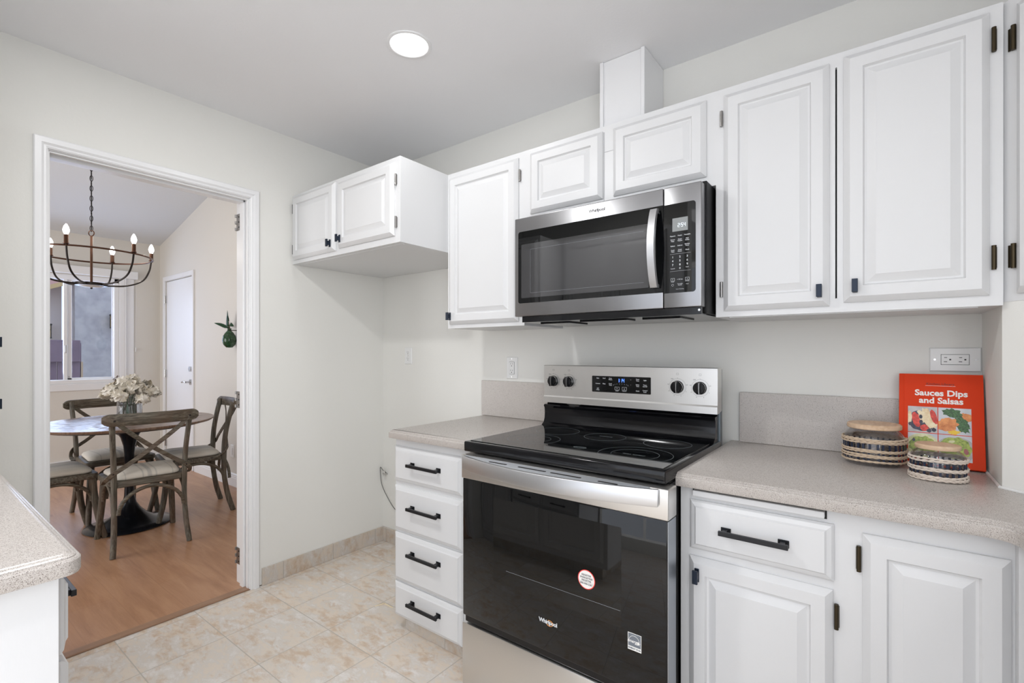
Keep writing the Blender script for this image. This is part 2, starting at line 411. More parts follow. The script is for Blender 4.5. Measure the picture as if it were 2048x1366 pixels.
def m_bulb():
    m = mat('lit_glass_bulb', (1, 1, 1), 0.3, emit=(1.0, 0.97, 0.93), es=7); return m
M_BULB = m_bulb()
M_LAMPDISC = mat('lit_lamp_diffuser', (1, 1, 1), 0.4, emit=(1, 1, 1), es=3.0)
def m_glass(name, col=(1, 1, 1), rough=0.0, k=0.10):
    m = bpy.data.materials.new(name); m.use_nodes = True; t = m.node_tree; t.nodes.clear()
    o = t.nodes.new('ShaderNodeOutputMaterial'); mx = t.nodes.new('ShaderNodeMixShader')
    tr = t.nodes.new('ShaderNodeBsdfTransparent'); gl = t.nodes.new('ShaderNodeBsdfGlossy'); fr = t.nodes.new('ShaderNodeLayerWeight')
    pw = t.nodes.new('ShaderNodeMath'); pw.operation = 'POWER'; pw.inputs[1].default_value = 3.5
    ma = t.nodes.new('ShaderNodeMath'); ma.operation = 'MULTIPLY_ADD'; ma.inputs[1].default_value = 0.75; ma.inputs[2].default_value = 0.045; fr.inputs[0].default_value = 0.5
    tr.inputs[0].default_value = (*col, 1); gl.inputs['Roughness'].default_value = rough
    t.links.new(fr.outputs['Facing'], pw.inputs[0]); t.links.new(pw.outputs[0], ma.inputs[0]); t.links.new(ma.outputs[0], mx.inputs[0])
    t.links.new(tr.outputs[0], mx.inputs[1]); t.links.new(gl.outputs[0], mx.inputs[2]); t.links.new(mx.outputs[0], o.inputs[0])
    return m
M_PANE = m_glass('window_glass', (0.93, 0.95, 0.97))
M_JARGLASS = m_glass('smoky_jar_glass', (0.93, 0.93, 0.94))
M_VASEGLASS = m_glass('clear_vase_glass', (0.95, 0.96, 0.97))
M_WATER = m_glass('vase_water', (0.90, 0.92, 0.95))
def m_lid():
    m = mat('pale_wood_lid', (0.7, 0.5, 0.35), 0.5); n = N(m)
    g = n.noise(n.co((40, 5, 40)), 1.5, 4, 0.6, 0.5)
    n.base(n.ramp(g, [(0.3, (0.58, 0.385, 0.235)), (0.55, (0.70, 0.50, 0.34)), (0.8, (0.76, 0.58, 0.43))])); return m
M_LID = m_lid()
M_ROPE = mat('natural_seagrass', (0.62, 0.49, 0.36), 0.8); 
M_ROPEP = mat('pale_seagrass', (0.70, 0.61, 0.53), 0.8)
M_STRAP = mat('navy_black_strap', (0.010, 0.018, 0.045), 0.45)
def m_petal():
    m = mat('cream_petal', (0.82, 0.76, 0.64), 0.7); n = N(m)
    n.base(n.ramp(n.noise(n.co(), 18, 3), [(0.3, (0.80, 0.72, 0.57)), (0.6, (0.92, 0.88, 0.80))]))
    n.b.inputs['Subsurface Weight'].default_value = 0.0; return m
M_PETAL = m_petal()
M_STEM = mat('green_stem', (0.05, 0.09, 0.04), 0.6)
M_TWIG = mat('brown_twig', (0.10, 0.06, 0.035), 0.7)
M_LEAF = mat('dark_green_leaf', (0.012, 0.085, 0.022), 0.35)
M_BOTTLEG = mat('bottle_green_glass', (0.012, 0.04, 0.018), 0.08)
M_BOOK = mat('orange_cover', (0.70, 0.042, 0.002), 0.45, spec=0.18)
M_PAGES = mat('book_pages', (0.82, 0.79, 0.72), 0.8)
M_WHITEINK = mat('white_ink', (0.86, 0.85, 0.82), 0.45)
M_DARKINK = mat('dark_red_ink', (0.10, 0.02, 0.012), 0.5)
M_TAPE = mat('pale_yellow_tape', (0.86, 0.74, 0.50), 0.6)
M_CABLE = mat('grey_tubing', (0.20, 0.20, 0.19), 0.4)
def m_noisy(name, stops, scale=30, rough=0.6, sc=(1, 1, 1), bumpd=0):
    m = mat(name, stops[0][1], rough); n = N(m); f = n.noise(n.co(sc), scale, 4, 0.6)
    n.base(n.ramp(f, stops))
    if bumpd: n.bump(f, bumpd, 0.5)
    return m
M_STUCCO = m_noisy('blue_grey_stucco', [(0.3, (0.44, 0.41, 0.44)), (0.6, (0.62, 0.60, 0.59)), (0.8, (0.74, 0.66, 0.66))], 4.5, 0.9)
M_STUCCO2 = m_noisy('pale_pink_stucco', [(0.3, (0.80, 0.70, 0.66)), (0.7, (0.88, 0.78, 0.70))], 1.2, 0.9)
M_FENCE = m_noisy('purple_brown_fence', [(0.3, (0.22, 0.16, 0.21)), (0.7, (0.33, 0.23, 0.29))], 2, 0.8)
M_FPOST = mat('yellow_lit_post', (0.66, 0.50, 0.34), 0.7)  # yellow light on the post edge put into its colour
M_EAVE = mat('pink_roof', (0.74, 0.45, 0.42), 0.8)
M_FASCIA = mat('yellow_fascia', (0.70, 0.50, 0.24), 0.7)
M_LANT = mat('lantern_amber', (0.75, 0.52, 0.22), 0.4)
M_CONC = m_noisy('outdoor_paving', [(0.3, (0.34, 0.33, 0.32)), (0.7, (0.46, 0.45, 0.44))], 5, 0.9)

# ---------------------------------------------------------------- setting: kitchen shell
H = 2.487; XE = 3.50; YS = -4.80; WT = 0.15
CT = 0.914
b = B(); box(b, 0.0, XE, YS, 0.0, -0.08, 0.0); struct('floor', b, M_TILE)
b = B(); box(b, -4.17, 0.0, -3.98, 0.0, -0.08, 0.004); o = struct('floor_dining', b, M_WOODFLOOR)
b = B(); box(b, -0.15, XE+0.1, YS-0.1, 0.12, H, H+0.08); struct('ceiling', b, M_CEIL)
b = B(); box(b, -0.15, XE+0.1, 0.0, 0.12, -0.08, H); struct('wall_range', b, M_WALL)
# left wall with the doorway: kitchen skin plus dining skin are one solid
DY0, DY1, DZ = -1.665, -0.850, 2.099
b = B()
box(b, -WT+0.02, 0.0, YS, DY0, -0.08, H); box(b, -WT+0.02, 0.0, DY1, 0.0, -0.08, H); box(b, -WT+0.02, 0.0, DY0, DY1, DZ, H)
struct('wall_left', b, M_WALL)
b = B()
HD = 3.55
box(b, -WT, -WT+0.02, -4.0, DY0, -0.08, HD); box(b, -WT, -WT+0.02, DY1, 0.0, -0.08, HD); box(b, -WT, -WT+0.02, DY0, DY1, DZ, HD)
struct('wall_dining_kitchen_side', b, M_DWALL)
b = B(); box(b, XE, XE+0.1, -2.2, 0.0, -0.08, H); box(b, XE, XE+0.1, YS, -4.5, -0.08, H); box(b, XE, XE+0.1, -4.5, -2.2, -0.08, 0.3); box(b, XE, XE+0.1, -4.5, -2.2, 2.35, H); struct('wall_east', b, M_WALL)
b = B()
for y0, y1, z0, z1 in ((-4.5, -4.44, 0.3, 2.35), (-2.26, -2.2, 0.3, 2.35), (-4.44, -2.26, 0.3, 0.36), (-4.44, -2.26, 2.29, 2.35), (-3.38, -3.32, 0.36, 2.29)): box(b, XE+0.01, XE+0.07, y0, y1, z0, z1, 0.004)
box(b, XE+0.040, XE+0.045, -4.44, -2.26, 0.36, 2.29, mi=1)
struct('window_added_east', b, [M_TRIM, M_PANE])  # unseen window, added to bring light in from the right
# south wall with a wide unseen window, added to let light in
b = B()
box(b, -0.1, 0.55, YS-0.1, YS, -0.08, H); box(b, 3.25, XE+0.1, YS-0.1, YS, -0.08, H)
box(b, 0.55, 3.25, YS-0.1, YS, -0.08, 0.35); box(b, 0.55, 3.25, YS-0.1, YS, 2.35, H)
struct('wall_south', b, M_WALL)
b = B()
for x0, x1, z0, z1 in ((0.55, 0.61, 0.35, 2.35), (3.19, 3.25, 0.35, 2.35), (0.61, 3.19, 0.35, 0.41), (0.61, 3.19, 2.29, 2.35), (1.87, 1.93, 0.41, 2.29)):
    box(b, x0, x1, YS-0.07, YS-0.01, z0, z1, 0.004)
box(b, 0.61, 3.19, YS-0.045, YS-0.04, 0.41, 2.29, mi=1)
struct('window_added_south', b, [M_TRIM, M_PANE])
# partition the opposite run stands against
b = B(); box(b, 0.0, 1.52, -2.60, -2.50, 0.0, H); struct('wall_partition', b, M_WALL)
# corner pier with a diagonal face
PX, PY = 2.915, -0.31
b = B(); prism(b, [(PX, 0.0), (PX, PY), (XE, PY-(XE-PX)), (XE, 0.0)], 0.0, 1.392); struct('wall_corner_pier', b, M_WALL)
# tile skirting
b = B(); box(b, 0.0, 0.010, DY1+0.045, 0.0, 0.0, 0.094, 0.002); struct('baseboard_left', b, M_TBASE_Y)
b = B(); box(b, 0.010, 0.90, -0.010, 0.0, 0.0, 0.094, 0.002); struct('baseboard_range', b, M_TBASE_X)

# doorway trim: casing both sides, jamb lining, stops
def casing_prof(d0=0.0):
    return None
def casing(bm, x, s, y0, y1, ztop, w, zb=0.0):
    """moulded casing round an opening in a wall x=const; s = outward direction"""
    prof = [(0.0, 0.0), (0.0, 0.006), (0.006, 0.010), (0.012, 0.009), (0.020, 0.016), (w-0.004, 0.016), (w, 0.013), (w, 0.0)]
    def corner(k):
        a, d = prof[k]
        return [(x+s*d, y1+a, zb), (x+s*d, y1+a, ztop+a), (x+s*d, y0-a, ztop+a), (x+s*d, y0-a, zb)]
    L = [[bm.verts.new(p) for p in corner(k)] for k in range(len(prof))]
    n = len(L)
    for i in range(n):
        A, C = L[i], L[(i+1) % n]
        for j in range(3): bm.faces.new((A[j], A[j+1], C[j+1], C[j]))
    bm.faces.new([l[0] for l in L]); bm.faces.new([l[3] for l in L])
OY0, OY1, OZ = -1.650, -0.8647, 2.084
b = B(); casing(b, 0.0, 1, OY0, OY1, OZ, 0.043); casing(b, -WT, -1, OY0, OY1, OZ, 0.057); struct('trim_1', b, M_TRIM)
b = B()
for s, yy in ((1, DY1), (-1, DY0)):
    y0, y1 = sorted((yy, yy-s*0.018)); box(b, -WT, 0.0, y0, y1, 0.0, OZ+0.012, 0.001)
    y0, y1 = sorted((yy-s*0.018, yy-s*0.030)); box(b, -0.088, -0.046, y0, y1, 0.0, OZ, 0.003)
    y0, y1 = sorted((yy-s*0.018, yy-s*0.023)); box(b, -0.030, -0.010, y0, y1, 0.0, OZ, 0.002)
box(b, -WT, 0.0, DY0, DY1, OZ-0.003, DZ, 0.001); box(b, -0.088, -0.046, OY0, OY1, OZ-0.018, OZ, 0.003); box(b, -0.030, -0.010, OY0, OY1, OZ-0.010, OZ, 0.002)
struct('trim_2', b, M_TRIM)
for k, z in enumerate((1.975, 1.005, 0.150)):
    t = thing('door_hinge', ['nickel hinge leaf high on the right jamb of the doorway', 'nickel hinge leaf at mid height on the right doorway jamb', 'nickel hinge leaf low on the right jamb near the plank floor'][k], 'hinge', (-0.125, DY1-0.018, z-0.045), 0, 'hinge leaves left on the doorway jamb')
    b = B(); box(b, -0.147, -0.102, DY1-0.0205, DY1-0.018, z-0.045, z+0.045, 0.0008); ob('leaf', b, M_NICKELH, t)
    for q in range(3): b = B(); cylz(b, -0.150, DY1-0.022, z-0.044+q*0.036, z-0.028+q*0.036, 0.0055, 12); ob('knuckle', b, M_NICKELH, t, True)
    for q in (-0.028, 0.0, 0.028): b = B(); cyl(b, (-0.118, DY1-0.0222, z+q), (-0.118, DY1-0.0195, z+q), 0.004, 10); ob('screw', b, M_BLACKM, t)
b = B(); box(b, -0.045, 0.002, DY0+0.018, DY1-0.018, 0.0, 0.0085, 0.003); struct('trim_3', b, m_noisy('threshold_strip_wood', [(0.3, (0.29, 0.165, 0.10)), (0.7, (0.37, 0.225, 0.145))], 8, 0.4, (6, 1, 1)))

# ---------------------------------------------------------------- setting: dining shell
XF = -4.17; YR = -0.03
def dz(x): return 2.535+(x-XF)*0.226
WY0, WY1, WZ0, WZ1 = -1.330, -0.420, 0.930, 2.090
b = B()
box(b, XF-0.14, XF, -4.0, WY0, -0.08, 2.7); box(b, XF-0.14, XF, WY1, 0.09, -0.08, 2.7)
box(b, XF-0.14, XF, WY0, WY1, -0.08, WZ0); box(b, XF-0.14, XF, WY0, WY1, WZ1, 2.7)
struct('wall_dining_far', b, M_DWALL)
# right wall with the white door recess
DRX0, DRX1, DRZ = -3.970, -3.165, 2.090
b = B()
box(b, XF, DRX0, YR, YR+0.12, -0.08, HD); box(b, DRX1, -WT, YR, YR+0.12, -0.08, HD); box(b, DRX0, DRX1, YR, YR+0.12, DRZ, HD)
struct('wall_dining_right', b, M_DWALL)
b = B()
box(b, XF, -3.3, -4.1, -3.98, -0.08, HD); box(b, -1.1, -WT, -4.1, -3.98, -0.08, HD); box(b, -3.3, -1.1, -4.1, -3.98, 2.25, HD)
struct('wall_dining_left', b, M_DWALL)
b = B()
for x0, x1, z0, z1 in ((-3.3, -3.22, 0.0, 2.25), (-1.18, -1.1, 0.0, 2.25), (-3.22, -1.18, 2.17, 2.25), (-3.22, -1.18, 0.0, 0.08), (-2.24, -2.16, 0.08, 2.17)):
    box(b, x0, x1, -4.06, -4.0, z0, z1, 0.004)
box(b, -3.22, -1.18, -4.035, -4.03, 0.08, 2.17, mi=1)
struct('door_2', b, [M_TRIM, M_PANE])  # out-of-view patio door; the added dining fill sits before it
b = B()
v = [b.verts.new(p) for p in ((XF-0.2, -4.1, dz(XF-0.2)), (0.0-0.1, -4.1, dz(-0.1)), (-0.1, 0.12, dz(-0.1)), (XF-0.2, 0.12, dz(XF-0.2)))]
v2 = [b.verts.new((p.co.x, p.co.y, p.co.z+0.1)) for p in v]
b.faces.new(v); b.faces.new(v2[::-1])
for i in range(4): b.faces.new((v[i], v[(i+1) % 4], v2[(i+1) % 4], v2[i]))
struct('ceiling_dining', b, m_wall('dining_ceiling_dimmed', (0.66, 0.675, 0.69), 90))  # ceiling paint greyed: the dining room's dimmer light put into its colour
def bboard(bm, x0, x1):
    prof = [(0, 0.0), (0.014, 0.0), (0.014, 0.080), (0.010, 0.088), (0.012, 0.096), (0.007, 0.104), (0.009, 0.112), (0.0, 0.124)]
    A = [bm.verts.new((x0, YR-a, z)) for a, z in prof]; C = [bm.verts.new((x1, YR-a, z)) for a, z in prof]
    for i in range(len(prof)): j = (i+1) % len(prof); bm.faces.new((A[i], A[j], C[j], C[i]))
    bm.faces.new(A); bm.faces.new(C[::-1])
b = B(); bboard(b, -3.10, -WT); bboard(b, XF, DRX0-0.055); struct('baseboard_dining_right', b, M_TRIM)
b = B(); box(b, XF, XF+0.014, -3.98, YR-0.014, 0.004, 0.12, 0.003); struct('baseboard_dining_far', b, M_TRIM)

# window: frame, sashes, panes, sill, casing panels, valance
b = B()
for y0, y1, z0, z1 in ((WY0, WY0+0.045, WZ0, WZ1), (WY1-0.045, WY1, WZ0, WZ1), (WY0, WY1, WZ0, WZ0+0.04), (WY0, WY1, WZ1-0.05, WZ1)):
    box(b, XF-0.10, XF+0.004, y0, y1, z0, z1, 0.004)
box(b, XF-0.05, XF-0.015, -0.882, -0.852, WZ0+0.02, WZ1-0.03, 0.004)
box(b, XF-0.08, XF-0.035, -0.850, -0.812, WZ0+0.02, WZ1-0.03, 0.004)
box(b, XF-0.08, XF-0.035, -0.85, WY1-0.03, WZ0+0.02, WZ0+0.062, 0.004)
box(b, XF-0.078, XF-0.034, WY1-0.052, WY1-0.02, WZ0+0.01, WZ1-0.01, 0.003); box(b, XF-0.078, XF-0.034, -0.85, WY1-0.03, WZ1-0.062, WZ1-0.02, 0.003); box(b, XF-0.09, XF-0.012, WY0+0.02, WY1-0.02, WZ0+0.01, WZ0+0.045); box(b, XF-0.09, XF-0.012, WY0+0.02, WY1-0.02, WZ1-0.055, WZ1-0.01)
win = struct('window_1', b, M_TRIM)
b = B(); box(b, XF-0.060, XF-0.056, WY0+0.03, WY1-0.03, WZ0+0.03, WZ1-0.04); ob('window_pane', b, M_PANE, win)
b = B(); box(b, XF-0.02, XF+0.012, WY0-0.09, WY1+0.10, 0.855, 0.930, 0.005); ob('window_sill', b, M_TRIM, win)
b = B(); box(b, XF-0.013, XF-0.006, -0.874, -0.860, 1.26, 1.34, 0.003); box(b, XF-0.036, XF-0.028, -0.842, -0.830, 0.99, 1.01, 0.002); ob('sash_latch', b, M_CHROME, win)
b = B()
box(b, XF, XF+0.020, WY1, -0.372, WZ0, 2.10, 0.003); box(b, XF, XF+0.030, -0.372, -0.360, WZ0, 2.10, 0.003); box(b, XF, XF+0.012, -0.360, -0.285, 0.90, 2.10, 0.003)
box(b, XF, XF+0.020, WY0-0.07, WY0, WZ0, 2.10, 0.003)
struct('trim_4', b, M_TRIM)
t = thing('window_valance', 'white boxed valance across the top of the dining window', 'valance', (XF, -0.85, 2.10))
b = B(); box(b, XF, XF+0.075, -1.45, -0.263, 2.098, 2.183, 0.004); ob('fascia', b, M_TRIM, t)
b = B(); cyl(b, (XF+0.05, -0.272, 2.09), (XF+0.02, -0.272, 1.315), 0.0012, 6); ob('cord', b, M_WHITEP, t)
b = B(); lathe(b, [(0.004, 1.27), (0.007, 1.28), (0.004, 1.32)], XF+0.02, -0.272, 10); ob('cord_weight', b, M_WHITEP, t, True)

# white door in the right dining wall
b = B(); box(b, DRX0+0.004, DRX1-0.004, YR+0.006, YR+0.045, 0.010, DRZ-0.006, 0.002)
dr = struct('door_1', b, mat('white_door_paint', (0.84, 0.84, 0.845), 0.35))
b = B()
for x0, x1, z0, z1 in ((DRX0-0.055, DRX0-0.004, 0.004, DRZ+0.052), (DRX1+0.004, DRX1+0.040, 0.004, DRZ+0.052), (DRX0-0.004, DRX1+0.004, DRZ+0.004, DRZ+0.052)):
    box(b, x0, x1, YR-0.016, YR, z0, z1, 0.003)
ob('door_casing', b, M_TRIM, dr)
hx, hz = -3.235, 0.945
b = B(); cyl(b, (hx, YR+0.006, hz), (hx, YR-0.006, hz), 0.030); cyl(b, (hx, YR-0.006, hz), (hx, YR-0.045, hz), 0.010)
tube(b, catmull([(hx, YR-0.045, hz), (hx-0.05, YR-0.048, hz+0.004), (hx-0.115, YR-0.044, hz-0.004)], 6), 0.009, 10); ob('door_handle', b, M_CHROME, dr, True)
b = B(); cyl(b, (hx, YR+0.006, hz+0.14), (hx, YR-0.014, hz+0.14), 0.028); ob('deadbolt', b, M_CHROME, dr, True)
for z in (1.88, 1.02, 0.22):
    b = B(); cylz(b, DRX0-0.003, YR-0.010, z-0.045, z+0.045, 0.007, 12); box(b, DRX0-0.02, DRX0+0.02, YR-0.003, YR+0.005, z-0.045, z+0.045); ob('hinge', b, M_CHROME, dr, True)

# ---------------------------------------------------------------- outdoors
b = B(); box(b, -10, XF-0.14, -8, 5, -0.25, -0.10); struct('ground_outdoor', b, M_CONC)
t = thing('stucco_house', 'pinkish stucco house wall with a pink eave outside the left window sash', 'house', (-8.6, -1.5, -0.10))
b = B(); box(b, -9.2, -8.6, -6.0, -0.15, -0.10, 3.0); ob('wall', b, M_STUCCO2, t)
b = B()
xf(box(B(), -0.15, 0.20, -2.6, 0.28, 0, 0.40), Matrix.Translation((-8.45, -0.35, 2.385)) @ Matrix.Rotation(0.42, 4, 'X'), b); ob('roof', b, M_EAVE, t)
b = B()
xf(box(B(), 0.12, 0.22, -2.6, 0.28, -0.065, 0.0), Matrix.Translation((-8.45, -0.35, 2.385)) @ Matrix.Rotation(0.42, 4, 'X'), b); ob('fascia', b, M_FASCIA, t)
t = thing('stucco_building', 'blue-grey stucco building wall outside the right window sash', 'building', (-8.2, 1.5, -0.10))
b = B(); box(b, -8.8, -8.2, -0.05, 4.5, -0.10, 3.1); ob('wall', b, M_STUCCO, t)
b = B(); box(b, -8.9, -8.05, -0.05, 4.5, 3.10, 3.2); ob('roof', b, M_FASCIA, t)
t = thing('garden_fence', 'purple-brown board fence with wide cap rail outside the window', 'fence', (-6.5, -1.6, -0.10))
b = B(); box(b, -6.52, -6.46, -4.0, -0.31, 1.13, 1.44, 0.01); ob('rail', b, M_FENCE, t)
b = B()
for k in range(14): box(b, -6.56, -6.53, -3.95+k*0.262, -3.95+k*0.262+0.255, -0.10, 1.40, 0.003)
ob('boards', b, M_FENCE, t)
b = B(); box(b, -6.60, -6.53, -0.30, -0.27, -0.10, 1.13); ob('post', b, M_FPOST, t)
def lantern(x, y, z, label):
    t = thing('outdoor_lantern', label, 'lantern', (x, y, z), 0, 'outdoor wall lanterns')
    b = B(); box(b, x-0.05, x+0.05, y-0.05, y+0.05, z+0.02, z+0.22, 0.004); ob('glass', b, M_LANT, t)
    b = B(); box(b, x-0.062, x+0.062, y-0.062, y+0.062, z, z+0.022, 0.004); box(b, x-0.066, x+0.066, y-0.066, y+0.066, z+0.22, z+0.25, 0.008)
    for sx in (-1, 1):
        for sy in (-1, 1): box(b, x+sx*0.053-0.005, x+sx*0.053+0.005, y+sy*0.053-0.005, y+sy*0.053+0.005, z+0.01, z+0.23)
    box(b, x-0.055, x+0.055, y-0.055, y+0.055, z+0.145, z+0.155); ob('cage', b, M_BLACKM, t)
    b = B(); box(b, x-0.10, x-0.045, y-0.015, y+0.015, z+0.18, z+0.21); ob('bracket', b, M_BLACKM, t)
lantern(-8.10, 0.465, 1.69, 'amber wall lantern on the blue-grey stucco at the right window edge')
lantern(-8.50, -0.36, 1.50, 'dark wall lantern on the pink stucco at the left window edge')

# ---------------------------------------------------------------- cabinet parts
DOORP = [(0.0, 0.0), (0.0, 0.006), (0.004, 0.010), (0.016, 0.019), (0.046, 0.019), (0.050, 0.011), (0.055, 0.0105), (0.073, 0.0175), (0.076, 0.019)]
DRAWP = [(0.0, 0.0), (0.0, 0.006), (0.005, 0.011), (0.015, 0.015), (0.019, 0.019)]
def hinge(parent, x, y, z, mt=None, h=0.052, side=1):
    b = B()
    cylz(b, x, y-0.006, z-h/2, z+h/2, 0.0048, 12); box(b, min(x, x+side*0.006), max(x, x+side*0.006), y-0.004, y, z-h/2+0.004, z+h/2-0.004, 0.001)
    return ob('hinge', b, mt or M_NICKELH, parent, True)
def knob(parent, x, y, z, d=(0, -1), h=0.038, w=0.0125):
    """flat T-bar knob standing off a door face; d is the outward direction in plan"""
    b0 = B(); box(b0, -w/2, w/2, -0.004, 0, -h/2, h/2, 0.001); box(b0, -0.005, 0.005, -0.018, -0.003, -0.010, 0.010); box(b0, -w/2-0.001, w/2+0.001, -0.024, -0.017, -h/2, h/2, 0.001)
    a = math.atan2(d[0], -d[1]); b = B(); xf(b0, Matrix.Translation((x, y, z)) @ Matrix.Rotation(a, 4, 'Z'), b)
    return ob('knob', b, M_NAVY, parent)
def pull(parent, x, y, z, L=0.160, d=(0, -1)):
    b0 = B(); e = L/2-0.014
    for s in (-1, 1):
        box(b0, s*e-0.013, s*e+0.013, -0.003, 0, -0.010, 0.010, 0.001); box(b0, s*e-0.006, s*e+0.006, -0.024, -0.002, -0.006, 0.006)
    box(b0, -L/2, L/2, -0.031, -0.022, -0.0065, 0.0065, 0.0012)
    a = math.atan2(d[0], -d[1]); b = B(); xf(b0, Matrix.Translation((x, y, z)) @ Matrix.Rotation(a, 4, 'Z'), b)
    return ob('pull', b, M_BLACKM, parent)
def door(parent, x0, x1, y, z0, z1, name='door', prof=DOORP):
    b = B(); panel(b, (x0, y, z0), (1, 0, 0), (0, 0, 1), (0, -1, 0), x1-x0, z1-z0, prof); return ob(name, b, M_CAB, parent, True, 0.25)
def drawer(parent, x0, x1, y, z0, z1): return door(parent, x0, x1, y, z0, z1, 'drawer', DRAWP)

FU = -0.328    # face of the wall cabinets
# wall cabinet over the fridge space
FF = -0.632
t = thing('wall_cabinet', 'deep white two-door cabinet over the empty fridge space', 'cabinet', (0.47, -0.31, 1.764))
b = B(); box(b, 0.002, 0.940, FF, -0.002, 1.764, 2.154, 0.001); ob('body', b, M_CAB, t)
b = B(); box(b, 0.03, 0.92, -0.604, -0.59, 1.7615, 1.7645, 0.0005); ob('bottom_rail', b, M_CAB, t)
d = door(t, 0.022, 0.440, FF, 1.786, 2.140); knob(d, 0.409, FF-0.019, 1.826); hinge(d, 0.018, FF, 2.075, M_BLACKM); hinge(d, 0.018, FF, 1.845, M_BLACKM)
d = door(t, 0.468, 0.906, FF, 1.795, 2.130); knob(d, 0.495, FF-0.019, 1.838); hinge(d, 0.914, FF, 2.050); hinge(d, 0.916, FF, 1.856)
# narrow wall cabinet left of the microwave
t = thing('wall_cabinet', 'tall narrow single-door white wall cabinet left of the microwave', 'cabinet', (1.18, -0.16, 1.3826))
b = B(); box(b, 0.9405, 1.413, FU, -0.002, 1.3826, 2.154); ob('body', b, M_CAB, t)
d = door(t, 0.956, 1.384, FU, 1.402, 2.130); knob(d, 0.972, FU-0.019, 1.441); hinge(d, 1.391, FU, 2.05)
# cabinet above the microwave
t = thing('wall_cabinet', 'short two-door white cabinet right above the microwave', 'cabinet', (1.82, -0.16, 1.834))
b = B(); box(b, 1.413, 2.220, FU, -0.002, 1.834, 2.154); ob('body', b, M_CAB, t)
door(t, 1.449, 1.797, FU, 1.868, 2.132); door(t, 1.843, 2.190, FU, 1.868, 2.131)
b = B(); box(b, 1.800, 1.8017, FU-0.0012, FU, 1.85, 2.13); box(b, 1.802, 1.842, FU-0.0012, FU, 2.050, 2.0516); ob('filler_seam', b, mat('seam_grey', (0.45, 0.45, 0.46), 0.6), t)
# right wall cabinet
t = thing('wall_cabinet', 'tall two-door white wall cabinet over the right counter, dark slit between doors', 'cabinet', (2.56, -0.16, 1.3826))
b = B()
box(b, 2.220, 2.559, FU, -0.002, 1.3826, 2.154); box(b, 2.5635, 2.9145, FU, -0.002, 1.3826, 2.154)
box(b, 2.559, 2.5635, FU, -0.002, 1.3826, 1.424); box(b, 2.559, 2.5635, FU, -0.002, 2.113, 2.154); box(b, 2.559, 2.5635, -0.10, -0.002, 1.424, 2.113)
ob('body', b, M_CAB, t)
b = B(); box(b, 2.5591, 2.5634, -0.315, -0.10, 1.4241, 2.1129); ob('slit', b, M_DARKGAP, t)
d = door(t, 2.247, 2.545, FU, 1.402, 2.128); knob(d, 2.521, FU-0.019, 1.447); hinge(d, 2.239, FU, 2.052, M_NICKELH, side=-1); hinge(d, 2.239, FU, 1.475, M_NICKELH, side=-1)
d = door(t, 2.580, 2.889, FU, 1.410, 2.134); knob(d, 2.608, FU-0.019, 1.455); hinge(d, 2.897, FU, 2.062, M_BRONZE, 0.062); hinge(d, 2.897, FU, 1.505, M_BRONZE, 0.062)
b = B(); box(b, 2.26, 2.87, -0.312, -0.30, 1.380, 1.3835); ob('bottom_rail', b, M_CAB, t)
# diagonal corner wall cabinet
D2 = Vector((1, -1, 0)).normalized(); DN = Vector((-1, -1, 0)).normalized()
t = thing('wall_cabinet', 'white corner wall cabinet set diagonally at the right edge', 'cabinet', (3.25, -0.35, 1.392))
b = B(); prism(b, [(PX, 0-0.002), (PX, PY-0.002), (XE-0.002, PY-(XE-PX)), (XE-0.002, -0.002)], 1.392, 2.157); ob('body', b, M_CAB, t)
c0 = Vector((PX, PY-0.002, 0))
b = B(); o0 = c0+D2*0.036; panel(b, (o0.x, o0.y, 1.410), D2, (0, 0, 1), DN, 0.50, 0.722, DOORP); d = ob('door', b, M_CAB, t, True, 0.25)
for z in (2.052, 1.505):
    q = c0+D2*0.029; b = B(); cylz(b, q.x+DN.x*0.006, q.y+DN.y*0.006, z-0.031, z+0.031, 0.005, 12)
    xf(box(B(), -0.014, 0, -0.003, 0, -0.028, 0.028), Matrix.Translation((q.x, q.y, z)) @ Matrix.Rotation(-PI/4, 4, 'Z'), b); ob('hinge', b, M_BRONZE, d, True)
q = c0+D2*0.50+DN*0.019; knob(d, q.x, q.y, 1.455, (DN.x, DN.y))

# white vent chase above the cabinets
t = thing('vent_chase', 'white boxed vent duct rising from the cabinet tops to the ceiling', 'duct cover', (1.82, -0.1, 2.154))
b = B(); box(b, 1.722, 1.919, -0.204, -0.002, 2.1545, H-0.001, 0.001); ob('box', b, M_TRIM, t)
b = B(); box(b, 1.722, 1.738, -0.212, -0.204, 2.1545, H-0.001, 0.002); box(b, 1.903, 1.919, -0.212, -0.204, 2.1545, H-0.001, 0.002); ob('corner_strip', b, M_TRIM, t)

# base drawer unit left of the range
FB = -0.622
t = thing('base_cabinet', 'white base cabinet with four stacked drawers left of the range', 'cabinet', (1.15, -0.3, 0))
b = B(); box(b, 0.898, 1.432, FB, -0.002, 0.088, 0.874, 0.001); ob('body', b, M_CAB, t)
b = B(); box(b, 0.940, 1.428, -0.600, -0.10, 0.0, 0.088); ob('toe_kick', b, M_TBASE_X, t)
for z0, z1, hz in ((0.680, 0.838, 0.768), (0.458, 0.660, 0.578), (0.232, 0.447, 0.376), (0.068, 0.222, 0.160)):
    d = drawer(t, 0.902, 1.324, FB, z0, z1); pull(d, 1.115, FB-0.019, hz, 0.190)
